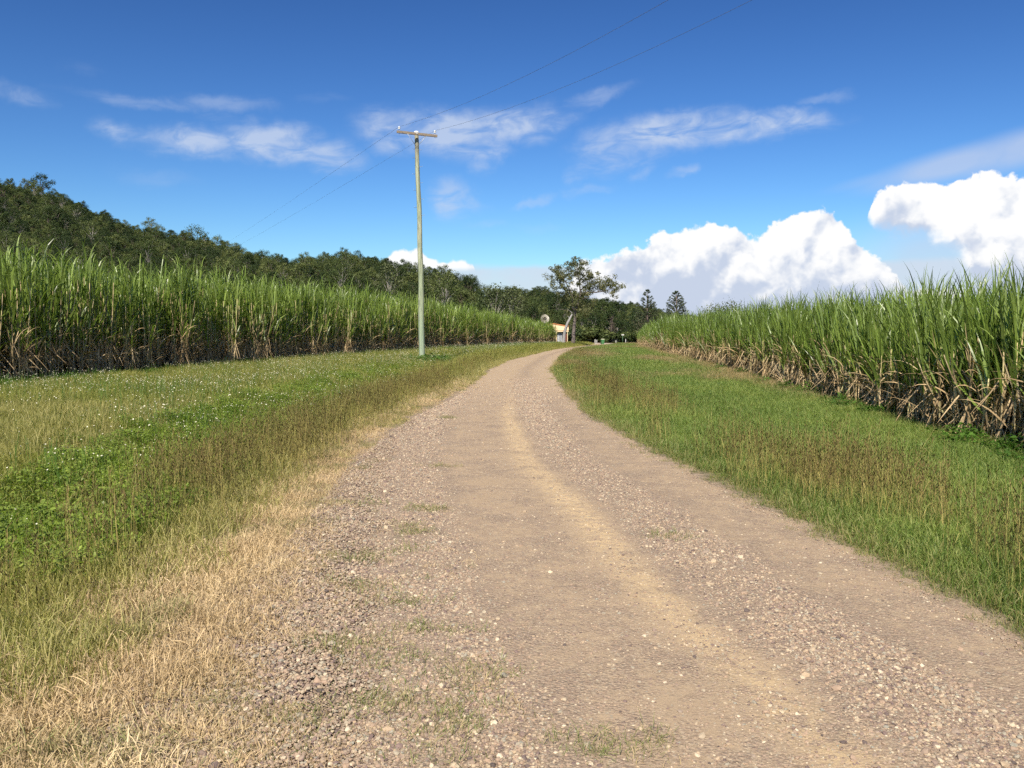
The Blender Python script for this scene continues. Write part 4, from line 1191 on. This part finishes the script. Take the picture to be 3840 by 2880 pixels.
# ------------------------------------------------------------------ shed, windmill, bin, posts, sign
def shed():
    Y = 165.0; z0 = float(tz(8, Y))
    def P(u, v_): return at((1950 + u / 5.53) * .57604, (1100 + v_ / 5.53) * .57604, Y)
    cream = simple('cream_boards', (.80, .60, .35), .7, .05, 3); orange = simple('orange_trim', (.55, .19, .06), .6, .1, 3)
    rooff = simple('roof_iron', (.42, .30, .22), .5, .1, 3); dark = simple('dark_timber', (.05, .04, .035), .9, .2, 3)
    white = simple('white_sheet', (.55, .56, .57), .7, .1, 3); redm = simple('rust_red', (.22, .06, .04), .7, .15, 3)
    e = empty('shed', (P(810, 700).x, Y, z0)); tag(e, 'small cream gabled shed with orange roof edge behind the leaning trunk', 'shed')
    o0 = e.location
    a, ap, b_ = P(520, 668) - o0, P(690, 632) - o0, P(1008, 684) - o0
    bot = (P(800, 797) - o0).z
    D = 5.0
    mb = MB()
    prof = [Vector((a.x, 0, bot)), Vector((b_.x, 0, bot)), b_.copy(), ap.copy(), a.copy()]
    for p in prof: p.y = 0
    back = [p + Vector((0, D, 0)) for p in prof]
    mb.poly(prof); mb.poly(back[::-1])
    for i in range(5):
        j = (i + 1) % 5; mb.poly([prof[j], prof[i], back[i], back[j]])
    mb.build('gable_wall', cream, e)
    mb = MB(); mb.box(((a.x + b_.x) / 2, -.03, bot + .24), (b_.x - a.x + .02, .05, .035)); mb.build('batten', orange, e)
    mb = MB()
    for p, q in ((a, ap), (ap, b_)):
        d = q - p; n_ = Vector((-d.z, 0, d.x)).normalized() * .07
        p1 = p.copy(); q1 = q.copy(); p1.y = q1.y = -.06
        f = [p1, q1, q1 + n_, p1 + n_]; g = [v + Vector((0, D + .5, 0)) for v in f]
        mb.poly(f); mb.poly(g[::-1])
        for i in range(4):
            j = (i + 1) % 4; mb.poly([f[j], f[i], g[i], g[j]])
    mb.build('roof', rooff, e)
    mb = MB()
    for p, q in ((a, ap), (ap, b_)):
        d = (q - p); m_ = (p + q) / 2; ang = math.atan2(d.z, d.x)
        mb.box((m_.x, -.085, m_.z + .03), (d.length, .04, .14), Matrix.Rotation(-ang, 3, 'Y'))
    mb.build('barge_board', orange, e)
    wl = P(775, 800).x - o0.x; wr = P(960, 800).x - o0.x
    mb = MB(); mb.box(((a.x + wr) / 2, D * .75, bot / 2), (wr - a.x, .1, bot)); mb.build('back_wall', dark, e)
    for ux in (530, 757, 985):
        px = P(ux, 850).x - o0.x; mb = MB(); mb.box((px, .12, bot / 2), (.16 if ux == 757 else .1, .12, bot)); mb.build('post', cream, e)
    for ux, wdt in ((795, .28), (832, .20), (862, .16)):
        px = P(ux, 850).x - o0.x; mb = MB()
        n_ = 9; f = [Vector((px - wdt / 2 + wdt * i / (n_ - 1), .6 + .04 * math.sin(i * 1.9), .35)) for i in range(n_)]
        for i in range(n_ - 1): mb.poly([f[i], f[i + 1], f[i + 1] + Vector((0, 0, bot - .4)), f[i] + Vector((0, 0, bot - .4))])
        mb.build('sheet_panel', white, e)
    px = P(945, 900).x - o0.x; mb = MB(); mb.box((px, .4, bot * .42), (.42, .5, bot * .84)); mb.build('door', redm, e)
shed()
def windmill():
    Y = 184.0; c_ = at((1950 + 515 / 5.53) * .57604, (1100 + 528 / 5.53) * .57604, Y); z0 = float(tz(c_.x, Y))
    e = empty('windmill', (c_.x, Y, z0)); tag(e, 'farm wind pump with a pale many bladed wheel behind the left cane field', 'windmill')
    H = c_.z - z0
    bl = simple('blade_paint', (.50, .45, .36), .5, .12, 2); st = simple('tower_steel', (.22, .17, .14), .6, .2, 3, metal=.3)
    w0 = MB()
    for k in range(18):
        a = k * 6.283 / 18; u = Vector((math.cos(a), 0, math.sin(a))); v_ = Vector((-math.sin(a), .45, math.cos(a))).normalized()
        w0.strip([Vector((0, -.35, H)) + u * .38, Vector((0, -.35, H)) + u * .92], [v_ * .035, v_ * .10])
    wh = w0.build('wheel', bl, e)
    mb = MB()
    for rr in (.42, .78):
        pts = [Vector((math.cos(t * 6.283 / 24) * rr, -.32, H + math.sin(t * 6.283 / 24) * rr)) for t in range(25)]
        mb.tube(pts, .014, 4, cap=False)
    for k in range(6):
        a = k * 6.283 / 6; mb.tube([(0, -.32, H), (math.cos(a) * .8, -.32, H + math.sin(a) * .8)], .014, 4)
    mb.build('rim', st, wh)
    mb = MB(); mb.tube([(0, -.42, H), (0, .3, H)], .09, 8); mb.build('hub', st, e)
    mb = MB(); mb.tube([(0, .2, H), (.2, 1.3, H)], .025, 5); mb.poly([(.2, 1.1, H + .28), (.34, 1.9, H + .34), (.34, 1.9, H - .34), (.2, 1.1, H - .28)]); mb.build('tail', bl, e)
    mb = MB()
    for sx, sy in ((1, 1), (-1, 1), (1, -1), (-1, -1)):
        mb.tube([(sx * .75, sy * .75, 0), (sx * .06, sy * .06, H - .1)], .03, 4)
    for i in range(5):
        f = i / 5; q = .75 - .69 * f; q2 = .75 - .69 * (f + .2); z1 = (H - .1) * f; z2 = (H - .1) * (f + .2)
        for (x1, y1, x2, y2) in ((-1, -1, 1, -1), (1, -1, 1, 1), (1, 1, -1, 1), (-1, 1, -1, -1)):
            mb.tube([(x1 * q, y1 * q, z1), (x2 * q2, y2 * q2, z2)], .014, 3); mb.tube([(x1 * q, y1 * q, z1 + .02), (x2 * q, y2 * q, z1 + .02)], .014, 3)
    mb.build('tower', st, e)
windmill()
def bin_():
    Y = 165; p = at((1950 + 1712 / 5.53) * .57604, (1100 + 1015 / 5.53) * .57604, Y); z0 = float(tz(p.x, Y))
    e = empty('wheelie_bin', (p.x, Y, z0), R(12)); tag(e, 'green wheelie bin with a pale lid by the far road', 'bin')
    g = simple('bin_green', (.06, .19, .07), .5, .08, 3); l_ = simple('bin_lid', (.62, .60, .38), .5, .05, 3); k_ = simple('rubber', (.03, .03, .03), .8, .1, 3)
    mb = MB(); b_ = [(-.22, -.25, .06), (.22, -.25, .06), (.22, .22, .06), (-.22, .22, .06)]; t_ = [(-.29, -.36, .92), (.29, -.36, .92), (.29, .34, .92), (-.29, .34, .92)]
    mb.poly(b_[::-1]); mb.poly(t_)
    for i in range(4): j = (i + 1) % 4; mb.poly([b_[i], b_[j], t_[j], t_[i]])
    mb.build('body', g, e)
    mb = MB(); mb.poly([(-.31, -.39, .93), (.31, -.39, .93), (.31, .0, 1.03), (-.31, 0, 1.03)]); mb.poly([(-.31, 0, 1.03), (.31, 0, 1.03), (.31, .37, .95), (-.31, .37, .95)]); mb.poly([(-.31, -.39, .93), (-.31, 0, 1.03), (-.31, .37, .95)]); mb.poly([(.31, .37, .95), (.31, 0, 1.03), (.31, -.39, .93)])
    mb.build('lid', l_, e)
    for sx in (-1, 1):
        mb = MB(); mb.tube([(sx * .25, .26, .10), (sx * .30, .26, .10)], .10, 12); mb.build('wheel', k_, e)
    mb = MB(); mb.tube([(-.24, .42, .93), (.24, .42, .93)], .018, 6); mb.build('handle', g, e)
bin_()
def posts():
    wm = simple('post_paint', (.58, .56, .50), .6, .06, 4); tp = simple('post_band', (.12, .11, .10), .6, .1, 4)
    data = [(1557, 1037, 145, .95, 'white roadside post nearest the bin on its left'), (1593, 990, 168, .85, 'shorter white post just behind the nearest white post'), (1990, 997, 172, .75, 'small white post where the road meets the cross road'), (2192, 975, 170, 1.0, 'pale post at the edge of the right cane field beside the small sign')]
    for u, v_, Y, h, lab in data:
        p = at((1950 + u / 5.53) * .57604, (1100 + v_ / 5.53) * .57604, Y); z0 = float(tz(p.x, Y))
        e = empty('guide_post', (p.x, Y, z0)); tag(e, lab, 'post', 'white posts along the far end of the road')
        mb = MB(); mb.tube([(0, 0, -.2), (0, 0, h * .9)], .05, 8); mb.build('post', wm, e)
        mb = MB(); mb.lathe([(.052, h * .88), (.054, h * .95), (.04, h), (0, h + .01)], 8); mb.build('cap', wm, e)
    Y = 168; p = at((1950 + 2130 / 5.53) * .57604, (1100 + 975 / 5.53) * .57604, Y); z0 = float(tz(p.x, Y))
    t_ = at((1950 + 2130 / 5.53) * .57604, (1100 + 843 / 5.53) * .57604, Y); H = t_.z - z0
    e = empty('road_sign', (p.x, Y, z0)); tag(e, 'small blank white sign plate on a thin green post by the cane', 'sign')
    gm = simple('sign_post_green', (.12, .22, .12), .6, .1, 3)
    mb = MB(); mb.tube([(0, 0, -.2), (0, 0, H - .05)], .035, 6); mb.build('post', gm, e)
    mb = MB(); mb.box((0, -.05, H - .16), (.5, .02, .2)); mb.build('sign_plate', wm, e)
posts()
